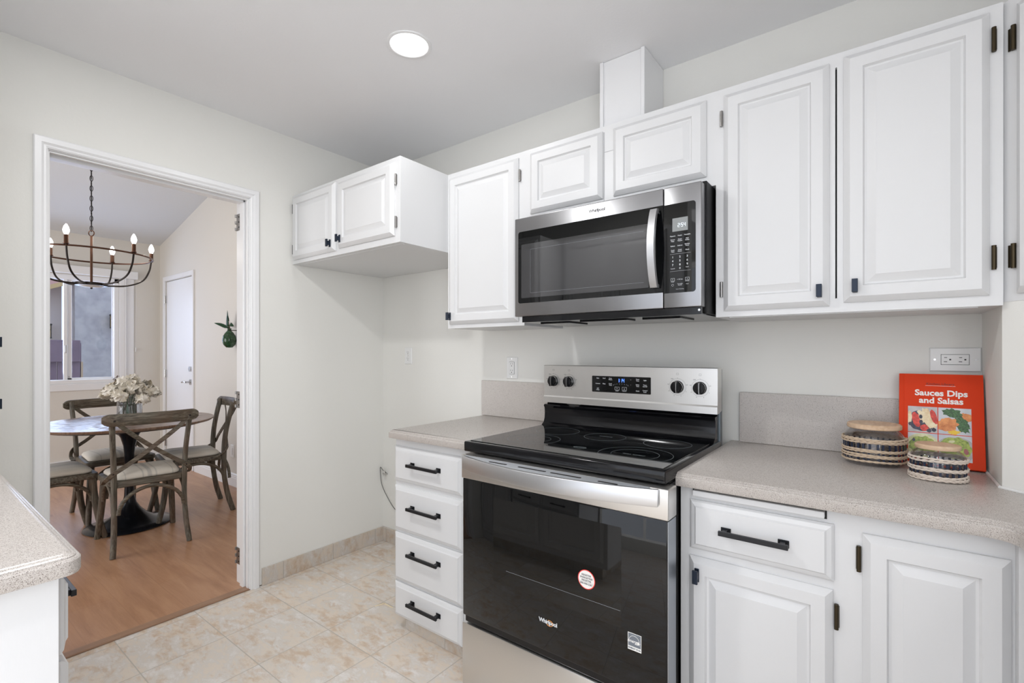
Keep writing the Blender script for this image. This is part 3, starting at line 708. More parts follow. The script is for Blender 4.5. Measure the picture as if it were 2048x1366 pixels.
# base unit right of the range
t = thing('base_cabinet', 'white base cabinet with cutting board slot, drawer and door right of the range', 'cabinet', (2.40, -0.3, 0))
b = B(); box(b, 2.197, 2.600, FB, -0.002, 0.088, 0.874); ob('body', b, M_CAB, t)
b = B(); box(b, 2.205, 2.600, -0.560, -0.10, 0.0, 0.088); ob('toe_kick', b, M_TBASE_X, t)
b = B(); box(b, 2.236, 2.556, FB-0.019, FB, 0.850, 0.8665, 0.002); ob('cutting_board', b, M_CAB, t)
b = B(); box(b, 2.232, 2.560, FB-0.0015, FB, 0.8455, 0.8705); ob('board_slot', b, M_DARKGAP, t)
d = drawer(t, 2.226, 2.575, FB, 0.696, 0.837); pull(d, 2.397, FB-0.019, 0.768, 0.168)
d = door(t, 2.224, 2.573, FB, 0.120, 0.674); knob(d, 2.249, FB-0.019, 0.626); hinge(d, 2.580, FB, 0.610, M_BRONZE, 0.062); hinge(d, 2.580, FB, 0.19, M_BRONZE, 0.062)
t = thing('base_cabinet', 'white single-door base cabinet in the right corner under the counter', 'cabinet', (2.74, -0.3, 0))
b = B(); box(b, 2.600, 2.915, FB, -0.002, 0.088, 0.874); box(b, 2.890, 2.915, -0.655, FB, 0.088, 0.874); ob('body', b, M_CAB, t)
b = B(); box(b, 2.601, 2.888, -0.560, -0.10, 0.0, 0.088); ob('toe_kick', b, M_TBASE_X, t)
d = door(t, 2.632, 2.884, FB, 0.120, 0.828); hinge(d, 2.625, FB, 0.765, M_BRONZE, 0.062, -1); hinge(d, 2.625, FB, 0.19, M_BRONZE, 0.062, -1)
# run along the east side (facing -x), only its first corner shows
t = thing('base_cabinet', 'white base cabinet run turning toward the viewer at the right edge', 'cabinet', (3.2, -1.3, 0))
b = B(); prism(b, [(2.915, -0.655), (2.915, -1.93), (XE-0.003, -1.93), (XE-0.003, -0.905), (3.250, -0.655)], 0.088, 0.874); ob('body', b, M_CAB, t)
b = B(); box(b, 2.96, XE-0.01, -1.92, -0.67, 0.0, 0.088); ob('toe_kick', b, M_TBASE_Y, t)
for y0, y1 in ((-1.26, -0.672), (-1.90, -1.29)):
    b = B(); panel(b, (2.915, y1, 0.12), (0, -1, 0), (0, 0, 1), (-1, 0, 0), y1-y0, 0.708, DOORP); ob('door', b, M_CAB, t, True, 0.25)

# countertops
CP = [(0.010, 0.875), (0.002, 0.877), (0.0, 0.881), (0.0, 0.9015), (0.0025, 0.9045), (0.0065, 0.9055), (0.0065, 0.9075), (0.009, 0.9095), (0.0125, 0.9105), (0.0135, 0.9115), (0.0150, 0.9125), (0.018, 0.914)]
b = B(); slab(b, [(1.432, -0.001), (0.8905, -0.001), (0.8905, -0.655), (0.897, -0.663), (1.432, -0.663)], [0, 1, 1, 1, 0], CP)
bs = [(0.894, 1.430), ]
o = ob('countertop', b, M_STONE, None, True, 0.5); tag(o, 'speckled beige countertop over the four-drawer unit left of the range', 'countertop')
b = B(); box(b, 0.895, 1.42, -0.021, -0.001, CT+0.0005, 1.108, 0.002); ob('backsplash', b, M_STONE, o)
pts = [(2.195, -0.663), (2.845, -0.663)]
for k in range(1, 7):
    a = PI/2-k*PI/12; pts.append((2.845+0.041*math.cos(a), -0.704+0.041*math.sin(a)))
pts += [(2.886, -1.95), (XE-0.002, -1.95), (XE-0.002, PY-(XE-PX)-0.001), (PX-0.001, PY-0.001), (PX-0.001, -0.001), (2.195, -0.001)]
fl = [1]*9+[0]*(len(pts)-9)
b = B(); slab(b, pts, fl, CP)
o = ob('countertop', b, M_STONE, None, True, 0.5); tag(o, 'speckled beige countertop right of the range turning the corner', 'countertop')
b = B(); box(b, 2.228, 2.905, -0.021, -0.001, CT+0.0005, 1.108, 0.002); ob('backsplash', b, M_STONE, o)
b = B(); cyl(b, (PX-0.004, -0.02, CT+0.002), (PX-0.004, PY-0.002, CT+0.002), 0.004, 8); cyl(b, (PX-0.002, PY-0.004, CT+0.002), (XE-0.01, PY-(XE-PX), CT+0.002), 0.004, 8); ob('caulk_bead', b, M_WHITEP, o, True)

# ---------------------------------------------------------------- opposite run (left foreground)
t = thing('base_cabinet', 'white base cabinet end in the left foreground under the pale counter', 'cabinet', (0.9, -2.2, 0))
IY = -1.866
b = B(); box(b, 0.64, 1.500, -2.49, IY, 0.088, 0.874, 0.001); ob('body', b, M_CAB, t)
b = B(); box(b, 0.64, 1.44, -2.45, IY-0.06, 0.0, 0.088); ob('toe_kick', b, M_TBASE_X, t)
for x0, x1, kx in ((0.66, 1.055, 1.0), (1.085, 1.480, 1.14)):
    b = B(); panel(b, (x1, IY, 0.712), (-1, 0, 0), (0, 0, 1), (0, 1, 0), x1-x0, 0.138, DRAWP); d = ob('drawer', b, M_CAB, t, True, 0.25); pull(d, (x0+x1)/2, IY+0.019, 0.773, 0.16, (0, 1))
    b = B(); panel(b, (x1, IY, 0.12), (-1, 0, 0), (0, 0, 1), (0, 1, 0), x1-x0, 0.580, DOORP); d = ob('door', b, M_CAB, t, True, 0.25); knob(d, kx, IY+0.019, 0.626, (0, 1))
b = B()
arc = [(1.528+0.028*math.cos(a), -1.870+0.028*math.sin(a)) for a in [k*PI/12 for k in range(0, 7)]]
pts = [(0.625, -2.498), (1.556, -2.498)]+arc+[(0.625, -1.842)]
fl = [0]+[1]*(len(arc))+[1, 0]
slab(b, pts, fl[:len(pts)], CP)
o = ob('countertop', b, M_STONE, None, True, 0.5); tag(o, 'pale speckled countertop corner in the left foreground', 'countertop')
PYF = -1.866
def pull_knob(par, x, y, z):
    b = B(); box(b, x-0.006, x+0.006, y, y+0.004, z-0.017, z+0.017, 0.001); box(b, x-0.004, x+0.004, y+0.003, y+0.030, z-0.008, z+0.008); box(b, x-0.006, x+0.006, y+0.029, y+0.036, z-0.017, z+0.017, 0.001)
    return ob('knob', b, M_NAVY, par)
t = thing('pantry_cabinet', 'tall white pantry at the left edge, only its black knobs showing', 'cabinet', (0.31, -2.2, 0))
b = B(); box(b, 0.002, 0.622, -2.498, PYF, 0.0, 2.15, 0.001); ob('body', b, M_CAB, t)
for z0, z1, kz in ((1.22, 2.12, 1.298), (0.12, 1.17, 1.090)):
    b = B(); panel(b, (0.60, PYF, z0), (-1, 0, 0), (0, 0, 1), (0, 1, 0), 0.31, z1-z0, DOORP); d = ob('door', b, M_CAB, t, True, 0.25); pull_knob(d, 0.318, PYF+0.019, kz)
    b = B(); panel(b, (0.27, PYF, z0), (-1, 0, 0), (0, 0, 1), (0, 1, 0), 0.25, z1-z0, DOORP); d = ob('door', b, M_CAB, t, True, 0.25)
t = thing('wall_cabinet', 'white wall cabinet opposite the range, seen only as reflection in the microwave', 'cabinet', (1.1, -2.3, 1.38))
b = B(); box(b, 0.64, 1.500, -2.498, -2.17, 1.3826, 2.154, 0.001); ob('body', b, M_CAB, t)
for x0, x1 in ((0.66, 1.055), (1.085, 1.480)):
    b = B(); panel(b, (x1, -2.17, 1.402), (-1, 0, 0), (0, 0, 1), (0, 1, 0), x1-x0, 0.728, DOORP); ob('door', b, M_CAB, t, True, 0.25)

# ---------------------------------------------------------------- microwave
t = thing('microwave', 'stainless over-the-range microwave with black glass door', 'microwave', (1.828, -0.22, 1.392))
MX0, MX1, MY, MZ0, MZ1 = 1.449, 2.206, -0.4464, 1.412, 1.8195
b = B(); box(b, MX0+0.006, MX1+0.004, MY+0.045, -0.004, 1.392, 1.832, 0.003); ob('body', b, M_BMATTE, t)
b = B(); prism(b, [(MX0+0.03, MY+0.012), (MX1-0.004, MY+0.012), (MX1+0.002, -0.03), (MX0+0.012, -0.03)], 1.388, 1.412); 
for x0, x1 in ((1.52, 1.66), (1.97, 2.11)):
    box(b, x0, x1, -0.36, -0.20, 1.383, 1.389, 0.002)
box(b, 1.72, 1.92, -0.38, -0.30, 1.383, 1.389, 0.002)
ob('underside', b, M_BPLAST, t)
b = B(); box(b, MX1-0.02, MX1-0.012, MY+0.0125, MY+0.02, 1.396, 1.404); cyl(b, (MX1-0.010, MY+0.013, 1.402), (MX1-0.010, MY+0.009, 1.402), 0.004, 10); ob('screw', b, M_CHROME, t)
XS = 2.081
# door (left of the split) and control fascia
b = B(); box(b, MX0, XS-0.001, MY, MY+0.045, MZ0, MZ1, 0.0035, 3); d = ob('door', b, M_STEEL_D, t, True)
def rrect(bm, x0, x1, z0, z1, y, r, dep, mi=0, n=6, corners=(1, 1, 1, 1)):
    pts = []
    for (cx, cz, a0), c in zip(((x1-r, z1-r, 0), (x0+r, z1-r, PI/2), (x0+r, z0+r, PI), (x1-r, z0+r, 3*PI/2)), corners):
        if c:
            for k in range(n+1): a = a0+k*PI/2/n; pts.append((cx+r*math.cos(a), cz+r*math.sin(a)))
        else: pts.append((cx+r*(1 if a0 in (0, 3*PI/2) else -1), cz+r*(1 if a0 in (0, PI/2) else -1)))
    A = [bm.verts.new((p[0], y, p[1])) for p in pts]; C = [bm.verts.new((p[0], y-dep, p[1])) for p in pts]; m = len(pts)
    fs = [bm.faces.new(A), bm.faces.new(C[::-1])]
    for i in range(m): fs.append(bm.faces.new((A[i], A[(i+1) % m], C[(i+1) % m], C[i])))
    for f in fs: f.material_index = mi
    return bm
b = B(); rrect(b, 1.468, XS-0.001, 1.466, 1.762, MY, 0.010, 0.0012, 0, 6, (0, 1, 1, 0)); ob('door_glass', b, M_BGLASS, d)
b = B(); rrect(b, 1.484, 2.030, 1.487, 1.708, MY-0.0012, 0.004, 0.0006); ob('window_screen', b, M_MWWIN, d)
b = B()
for x0, x1, z0, z1 in ((1.530, 2.012, 1.506, 1.5066), (1.530, 2.012, 1.684, 1.6846), (1.530, 1.5306, 1.506, 1.6846)):
    box(b, x0, x1, MY-0.0022, MY-0.0018, z0, z1)
ob('cavity_outline', b, M_PRINTD, d)
b = B(); text_bm('Whirlpool', 0.0166, front(1.830, MY-0.0002, 1.7905), 0.0008, bold=0.0004, space=0.95, into=b); ob('logo', b, mat('logo_grey', (0.10, 0.10, 0.105), 0.3, 0.6), d)
b = B(); tube(b, [(1.834+0.009*math.cos(a), MY-0.0008, 1.789+0.007*math.sin(a)) for a in [k*PI/10-0.4 for k in range(0, 17)]], 0.0006, 6, up=(0, 1, 0)); ob('logo_swirl', b, mat('logo_swirl_grey', (0.30, 0.30, 0.30), 0.3, 0.8), d)
# handle: wide flat bowed bar
def bowed(bm, x, y0, z0, z1, bow, w, th, n=20, sag=0.0):
    for k in range(n+1): pass
    rings = []
    for k in range(n+1):
        s = k/n; z = z0+(z1-z0)*s; y = y0-bow*(math.sin(PI*s)**0.8 if 0 < s < 1 else 0)
        rings.append([bm.verts.new(p) for p in ((x-w/2, y, z), (x-w/2+0.003, y-th, z), (x+w/2-0.003, y-th, z), (x+w/2, y, z))])
    for A, C in zip(rings, rings[1:]):
        for i in range(4): bm.faces.new((A[i], A[(i+1) % 4], C[(i+1) % 4], C[i]))
    bm.faces.new(rings[0]); bm.faces.new(rings[-1][::-1])
b = B(); bowed(b, 2.054, MY-0.012, 1.483, 1.750, 0.032, 0.030, 0.008)
box(b, 2.043, 2.065, MY-0.014, MY, 1.483, 1.496, 0.001); box(b, 2.043, 2.065, MY-0.014, MY, 1.737, 1.750, 0.001)
ob('handle', b, M_STEEL, d, True, 0.7)
b = B(); box(b, XS+0.001, MX1, MY, MY+0.045, MZ0, MZ1, 0.0035, 3); cp = ob('control_fascia', b, M_STEEL_D, t, True)
b = B(); rrect(b, XS+0.001, 2.188, 1.462, 1.760, MY, 0.010, 0.0012, 0, 6, (1, 0, 0, 1)); ob('control_glass', b, M_BGLASS, cp)
b = B(); box(b, 2.112, 2.163, MY-0.0018, MY-0.0012, 1.6665, 1.711); ob('display', b, M_DISP, cp)
SEG = {'0': 'abcdef', '1': 'bc', '2': 'abged', '3': 'abgcd', '4': 'fgbc', '5': 'afgcd', '6': 'afgedc', '7': 'abc', '8': 'abcdefg', '9': 'abcdfg'}
def seg7(bm, s, x, y, z, h, sk=0.0):
    w = h*0.5; th = h*0.085
    for ch in s:
        if ch == ':':
            for q in (0.3, 0.7): box(bm, x, x+th, y-0.0004, y, z+h*q, z+h*q+th)
            x += w*0.4; continue
        P = {'a': (0, w, h-th, h), 'g': (0, w, h/2-th/2, h/2+th/2), 'd': (0, w, 0, th), 'f': (0, th, h/2, h), 'e': (0, th, 0, h/2), 'b': (w-th, w, h/2, h), 'c': (w-th, w, 0, h/2)}
        for k in SEG[ch]: a = P[k]; box(bm, x+a[0], x+a[1], y-0.0004, y, z+a[2], z+a[3])
        x += w*1.35
    return bm
b = B(); seg7(b, '2:54', 2.130, MY-0.0018, 1.680, 0.0125); ob('clock_digits', b, M_DIGITW, cp)
b = B()
rows = [(1.652, ('Popcorn', 'Potato', 'Vegetable')), (1.637, ('Dinner\nPlate', 'Steam\nVeggies', 'Melt\nSoften')), (1.6185, ('Reheat', 'Defrost', 'Kitchen\nTimer')), (1.602, ('Cook\nTime', 'Cook\nPower', 'Clock'))]
for z, ws in rows:
    for x, w in zip((2.113, 2.137, 2.161), ws): text_bm(w, 0.0052, front(x, MY-0.0014, z), 0.0002, bold=0.0001, into=b)
for z, ws in ((1.581, '123'), (1.568, '456'), (1.555, '789')):
    for x, w in zip((2.113, 2.137, 2.161), ws): text_bm(w, 0.009, front(x, MY-0.0014, z), 0.0002, bold=0.0002, into=b)
text_bm('Cancel', 0.005, front(2.113, MY-0.0014, 1.543), 0.0002, into=b); text_bm('0', 0.009, front(2.137, MY-0.0014, 1.543), 0.0002, into=b); text_bm('Start', 0.005, front(2.161, MY-0.0014, 1.545), 0.0002, into=b)
box(b, 2.104, 2.172, MY-0.0014, MY-0.0012, 1.5915, 1.5919); box(b, 2.104, 2.172, MY-0.0014, MY-0.0012, 1.534, 1.5344)
def frm(bm, x0, x1, z0, z1, y, w=0.0008):
    for a in ((x0, x1, z0, z0+w), (x0, x1, z1-w, z1), (x0, x0+w, z0, z1), (x1-w, x1, z0, z1)): box(bm, a[0], a[1], y-0.0002, y, a[2], a[3])
for x in (2.113, 2.161): frm(b, x-0.0065, x+0.0065, 1.501, 1.511, MY-0.0012)
text_bm('>', 0.007, front(2.113, MY-0.0014, 1.506), 0.0002, into=b); text_bm('x', 0.007, front(2.161, MY-0.0014, 1.5065), 0.0002, into=b)
text_bm('START', 0.0038, front(2.113, MY-0.0014, 1.4985), 0.0002, into=b); text_bm('CANCEL', 0.0038, front(2.161, MY-0.0014, 1.4985), 0.0002, into=b)
text_bm('+ 30 Sec', 0.0055, front(2.137, MY-0.0014, 1.506), 0.0002, into=b)
tube(b, [(2.113+0.0035*math.cos(a), MY-0.0013, 1.488+0.0035*math.sin(a)) for a in [k*PI/8 for k in range(16)]], 0.0004, 5, up=(0, 1, 0), closed=True)
text_bm('Turntable\nOn/Off', 0.0045, front(2.137, MY-0.0014, 1.489), 0.0002, into=b); text_bm('Vent', 0.0045, front(2.161, MY-0.0014, 1.489), 0.0002, into=b)
text_bm('Sensor Technology', 0.0034, front(2.137, MY-0.0014, 1.474), 0.0002, into=b)
ob('button_print', b, M_PRINT, cp)

# ---------------------------------------------------------------- range
t = thing('electric_range', 'stainless freestanding electric range with black glass top and oven door', 'range', (1.816, -0.45, 0))
RX0, RX1, RYF = 1.4378, 2.1948, -0.7461
b = B(); box(b, RX0+0.006, RX1-0.004, -0.700, -0.145, 0.03, 0.895, 0.003)
box(b, RX1-0.004, RX1-0.0005, -0.73, -0.66, 0.05, 0.89); box(b, RX0+0.02, RX1-0.02, -0.735, -0.69, 0.03, 0.89)
ob('body', b, M_BMATTE, t)
# cooktop: black frame with glass insert
b = B(); box(b, RX0, RX1, RYF, -0.150, 0.897, 0.934, 0.005, 3)
ct = ob('cooktop', b, M_BPLAST, t, True)
b = B(); box(b, RX0+0.014, RX1-0.014, RYF+0.022, -0.235, 0.934, 0.9362, 0.0008); g = ob('cooktop_glass', b, M_COOKGLASS, ct)
def ring(bm, x, y, r, z=0.9364, w=0.0009):
    lathe(bm, [(r-w, z-0.0002), (r-w, z), (r, z), (r, z-0.0002)], x, y, 72, cap=False)
for x, y, rs in ((1.820, -0.360, (0.080,)), (2.040, -0.590, (0.118, 0.076)), (2.062, -0.355, (0.083,)), (1.600, -0.350, (0.090,)), (1.625, -0.560, (0.100, 0.065))):
    b = B()
    for r in rs: ring(b, x, y, r)
    ob('burner_ring', b, mat('burner_print', (0.16, 0.19, 0.20), 0.4) if 'burner_print' not in bpy.data.materials else bpy.data.materials['burner_print'], g)
b = B(); text_bm('TRIPLE  ELEMENT', 0.010, frameM((2.040, -0.600, 0.9366), (1, 0, 0), (0, 1, 0)), 0.0001, into=b); ob('glass_print', b, bpy.data.materials['burner_print'], g)
b = text_bm('WARM ZONE', 0.009, frameM((1.820, -0.352, 0.9366), (1, 0, 0), (0, 1, 0)), 0.0001); ob('glass_print', b, bpy.data.materials['burner_print'], g)
b = B(); lathe(b, [(0.022, 0.9364), (0.022, 0.9367), (0.024, 0.9367), (0.024, 0.9364)], 1.845, -0.600, 40, cap=False, sx=1, sy=0.55); text_bm('HOT SURFACE', 0.0055, frameM((1.845, -0.600, 0.9366), (1, 0, 0), (0, 1, 0)), 0.0001, into=b)
ob('glass_print', b, bpy.data.materials['burner_print'], g)
b = B()
for k in range(22): box(b, 1.92+k*0.008, 1.924+k*0.008, -0.2175, -0.2125, 0.934, 0.9362)
cylz(b, 1.745, -0.222, 0.934, 0.937, 0.006, 14)
ob('vent_slots', b, M_CHROME, ct)
# back guard: curved black riser and stainless control panel
YP = -0.2076
b = B()
prof = [(-0.150, 0.930), (-0.238, 0.934), (-0.232, 0.940), (-0.220, 0.948), (-0.213, 0.965), (-0.211, 0.990), (-0.213, 1.012), (-0.220, 1.022), (-0.214, 1.027), (-0.190, 1.028), (-0.180, 1.045), (-0.150, 1.045)]
A = [b.verts.new((RX0+0.006, y, z)) for y, z in prof]; C = [b.verts.new((RX1-0.006, y, z)) for y, z in prof]
for i in range(len(prof)): j = (i+1) % len(prof); b.faces.new((A[i], A[j], C[j], C[i]))
b.faces.new(A[::-1]); b.faces.new(C); rs = ob('riser', b, M_BPLAST, t, True, 0.5)
b = B()
for q in ((1.560, 1.0305), (1.5605, 1.0275)): pass
tube(b, [(1.555, -0.2005, 1.034), (1.625, -0.2005, 1.034), (1.615, -0.2005, 1.029), (1.568, -0.2005, 1.029)], 0.0008, 6, up=(0, 1, 0), closed=True); ob('latch_clip', b, M_CHROME, rs)
b = B()
prof = [(YP, 1.037), (YP-0.004, 1.0365), (YP-0.004, 1.062), (YP, 1.068), (YP, 1.2035), (YP+0.003, 1.2052), (-0.150, 1.2052), (-0.150, 1.045), (-0.190, 1.037)]
A = [b.verts.new((RX0, y, z)) for y, z in prof]; C = [b.verts.new((RX1, y, z)) for y, z in prof]
for i in range(len(prof)): j = (i+1) % len(prof); b.faces.new((A[i], A[j], C[j], C[i]))
b.faces.new(A[::-1]); b.faces.new(C); cp = ob('control_panel', b, M_STEEL_W, t, True, 0.5)
b = B(); box(b, RX0+0.002, RX1-0.0005, -0.170, -0.140, 0.90, 1.200, 0.002); ob('panel_back', b, mat('grey_galvanised', (0.16, 0.19, 0.21), 0.35, 0.7), t)
b = B(); rrect(b, 1.6845, 1.944, 1.0955, 1.1635, YP, 0.003, 0.001); dp = ob('display_glass', b, M_BGLASS, cp)
b = B(); seg7(b, '1:14', 1.802, YP-0.0012, 1.1395, 0.0145); ob('clock_digits', b, M_DIGITB, dp)
b = B(); yy = YP-0.0012
for x, z, w in ((1.712, 1.154, 'Bake'), (1.741, 1.154, 'Broil'), (1.770, 1.152, 'Keep\nWarm'), (1.712, 1.131, 'Convect'), (1.741, 1.131, 'Pizza'), (1.770, 1.129, 'Cook\nTime'), (1.712, 1.108, 'Self\nClean'),
                (1.860, 1.151, '+'), (1.860, 1.131, '-'), (1.889, 1.151, 'Temp\nTime'), (1.920, 1.151, 'Light'), (1.889, 1.129, 'Delay\nTime'), (1.920, 1.129, 'Timer\nSet/Off'), (1.889, 1.107, 'Clock'), (1.920, 1.107, 'Control\nLock')):
    text_bm(w, 0.0062, front(x, yy, z), 0.0002, bold=0.0001, into=b)
for x, s in ((1.800, '>'), (1.832, 'x')):
    frm(b, x-0.010, x+0.010, 1.107, 1.120, yy+0.0002); text_bm(s, 0.010, front(x, yy, 1.1135), 0.0002, into=b)
text_bm('START', 0.0048, front(1.800, yy, 1.1035), 0.0002, into=b); text_bm('CANCEL', 0.0048, front(1.832, yy, 1.1035), 0.0002, into=b)
ob('button_print', b, M_PRINT, dp)
b = B(); 
for k in range(10):
    a = PI-k*PI/9; box(b, 1.816+0.033*math.cos(a)-0.0005, 1.816+0.033*math.cos(a)+0.0005, yy-0.0002, yy, 1.1245+0.006*math.sin(a), 1.1285+0.006*math.sin(a))
ob('dial_arc', b, M_PRINTD, dp)
for kx, kz in ((1.489, 1.134), (1.570, 1.134), (2.049, 1.131), (2.133, 1.130)):
    b = B()
    M = Matrix.Translation((kx, YP, kz)) @ Matrix.Rotation(PI/2, 4, 'X')
    b0 = B(); lathe(b0, [(0.024, 0), (0.024, 0.004), (0.0225, 0.006), (0.0225, 0.016), (0.020, 0.019), (0, 0.019)], 0, 0, 36); xf(b0, M, b)
    box(b, kx-0.0065, kx+0.0065, YP-0.031, YP-0.012, kz-0.022, kz+0.022, 0.003)
    kn = ob('control_knob', b, M_BPLAST, cp, True, 0.6)
    b = B(); box(b, kx+0.003, kx+0.0045, YP-0.0316, YP-0.0308, kz-0.020, kz+0.020); ob('pointer', b, M_CHROME, kn)
    b = B(); b0 = B(); lathe(b0, [(0.0315, 0), (0.0315, 0.0002), (0.0320, 0.0002), (0.0320, 0)], 0, 0, 60, cap=False); xf(b0, M, b)
    for k in range(8):
        a = PI/2+0.6+k*(2*PI-1.2)/7; text_bm(['OFF', 'HI', '8', '6', '4', '2', 'LO', '.'][k], 0.0058, front(kx+0.0365*math.cos(a), YP, kz+0.0365*math.sin(a)), 0.0002, into=b)
    prism(b, [(0, 0), (0.001, 0), (0.001, 0.001)], 0, 0.0001) if False else None
    text_bm('v', 0.006, front(kx, YP, kz+0.034), 0.0002, into=b)
    frm(b, kx-0.004, kx+0.004, kz+0.046, kz+0.053, YP, 0.0005)
    ob('dial_print', b, M_DKPRINT, cp)
# oven door
OX0, OX1, OY = 1.456, 2.215, -0.778
b = B(); box(b, OX0, OX1, OY, -0.712, 0.808, 0.893, 0.004, 3); od = ob('oven_door', b, M_STEEL_W, t, True)
b = B(); box(b, OX0+0.004, OX1-0.004, OY+0.003, -0.715, 0.312, 0.8085, 0.005, 2); ob('door_glass', b, M_BGLASS, od, True)
b = B(); box(b, OX1-0.0045, OX1-0.001, OY+0.004, -0.715, 0.312, 0.806, 0.001); ob('door_edge', b, m_steel('blue_grey_edge', (0.35, 0.38, 0.42), 0.3), od)
b = B(); rrect(b, 1.604, 2.078, 0.475, 0.762, OY+0.003, 0.004, 0.00015); ob('oven_window', b, M_OVENWIN, od)
b = B()
for x0, x1, z in ((1.66, 2.075, 0.523),): box(b, x0, x1, OY+0.0024, OY+0.0028, z, z+0.0008)
ob('rack_line', b, M_PRINTD, od)
b = B(); box(b, OX0+0.010, OX1-0.006, OY+0.010, -0.715, 0.288, 0.314, 0.003); ob('door_lower_lip', b, M_BPLAST, od)
# integral bowed handle: shelf with slots and curved front plate
n = 28; hx0, hx1 = 1.474, 2.190
def bow(s): return 0.060*(1-(2*s-1)**2)
b = B(); rings = []
for k in range(n+1):
    s = k/n; x = hx0+(hx1-hx0)*s; y = OY-0.016-bow(s)
    rings.append([b.verts.new(p) for p in ((x, y+0.011, 0.848), (x, y+0.001, 0.846), (x, y, 0.849), (x, y, 0.890), (x, y+0.002, 0.893), (x, y+0.011, 0.893))])
for A, C in zip(rings, rings[1:]):
    for i in range(6): b.faces.new((A[i], A[(i+1) % 6], C[(i+1) % 6], C[i]))
b.faces.new(rings[0]); b.faces.new(rings[-1][::-1]); hd = ob('handle', b, M_STEEL, od, True, 0.6)
b = B(); rings = []
for k in range(n+1):
    s = k/n; x = hx0+0.004+(hx1-hx0-0.03)*s; y = OY-0.006-bow(s)*0.99
    rings.append([b.verts.new(p) for p in ((x, OY+0.002, 0.8875), (x, y, 0.8875), (x, y, 0.8925), (x, OY+0.002, 0.8925))])
for A, C in zip(rings, rings[1:]):
    for i in range(4): b.faces.new((A[i], A[(i+1) % 4], C[(i+1) % 4], C[i]))
b.faces.new(rings[0]); b.faces.new(rings[-1][::-1]); ob('handle_shelf', b, M_STEEL_S, od)
b = B()
for x0, x1 in ((1.612, 1.688), (1.734, 1.842), (1.858, 1.966), (2.020, 2.082)):
    y = -0.8075; w = 0.0045; pts = []
    for k in range(9): a = PI/2+k*PI/8; pts.append((x0+w+w*math.cos(a), y+w*math.sin(a)))
    for k in range(9): a = -PI/2+k*PI/8; pts.append((x1-w+w*math.cos(a), y+w*math.sin(a)))
    prism(b, pts, 0.8925, 0.8932)
ob('vent_slots', b, M_SLOT, od)
OG = OY+0.0027
b = B(); text_bm('Whirlpool', 0.0178, front(1.829, OG-0.0004, 0.4075), 0.0003, bold=0.0006, space=0.92, into=b); ob('logo', b, M_PRINT, od)
b = B(); tube(b, [(1.835+0.012*math.cos(a), OG-0.0006, 0.4060+0.0088*math.sin(a)) for a in [k*PI/10-2.6 for k in range(0, 16)]], 0.0009, 6, up=(0, 1, 0)); ob('logo_swirl', b, M_ORANGEP, od)
# round sticker
sx_, sz_ = 1.966, 0.582
def disc(bm, x, y, z, r, dep=0.0003):
    return xf(lathe(B(), [(r, 0), (r, dep)], 0, 0, 48), Matrix.Translation((x, y, z)) @ Matrix.Rotation(PI/2, 4, 'X'), bm)
b = B(); disc(b, sx_, OG, sz_, 0.0290); st = ob('round_sticker', b, M_RED, od)
b = B(); disc(b, sx_, OG-0.0003, sz_, 0.0265); ob('sticker_face', b, M_STICKER, st)
b = B()
for z, s, k in ((0.0125, 'REGISTER', 0.0075), (0.0045, 'ENREGISTRER', 0.0068), (-0.0035, 'REGISTRE', 0.0075), (-0.0130, '800-900-2261', 0.0074)): text_bm(s, k, front(sx_, OG-0.0006, sz_+z), 0.0001, bold=0.0002, into=b)
box(b, sx_-0.022, sx_+0.022, OG-0.0007, OG-0.0005, sz_-0.0083, sz_-0.0079)
ob('sticker_print', b, M_DKPRINT, st)
# square star sticker
b = B(); box(b, 2.098, 2.138, OG-0.0003, OG, 0.4250, 0.4730); st = ob('square_sticker', b, M_WHITEINK, od)
b = B(); box(b, 2.0995, 2.1365, OG-0.0005, OG-0.0003, 0.4360, 0.4715); ob('sticker_field', b, M_GREYSTICK, st)
b = B(); tube(b, [(2.117+0.016*math.cos(a), OG-0.0007, 0.449+0.0175*math.sin(a)) for a in [k*PI/14 for k in range(1, 14)]], 0.0005, 5, up=(0, 1, 0))
text_bm('energy', 0.0125, front(2.1135, OG-0.0006, 0.4505), 0.0001, shear=0.3, bold=0.0002, into=b)
ps = []
for k in range(10):
    r = 0.0065 if k % 2 == 0 else 0.0027; a = PI/2+k*PI/5; ps.append((2.1295+r*math.cos(a), 0.4485+r*math.sin(a)))
vs = [b.verts.new((p[0], OG-0.0008, p[1])) for p in ps]; b.faces.new(vs)
ob('sticker_star', b, M_WHITEINK, st)
b = B(); text_bm('ENERGY STAR', 0.0058, front(2.118, OG-0.0006, 0.4305), 0.0002, bold=0.0002, into=b); ob('sticker_print', b, M_GREYSTICK, st)
# storage drawer
b = B(); box(b, OX0, OX1-0.004, OY+0.004, -0.70, 0.055, 0.284, 0.004, 2); ob('storage_drawer', b, M_STEEL_W, t, True)
for x in (1.50, 2.14):
    for y in (-0.66, -0.20): b = B(); cylz(b, x, y, 0.0, 0.035, 0.018, 14); ob('foot', b, M_BMATTE, t)

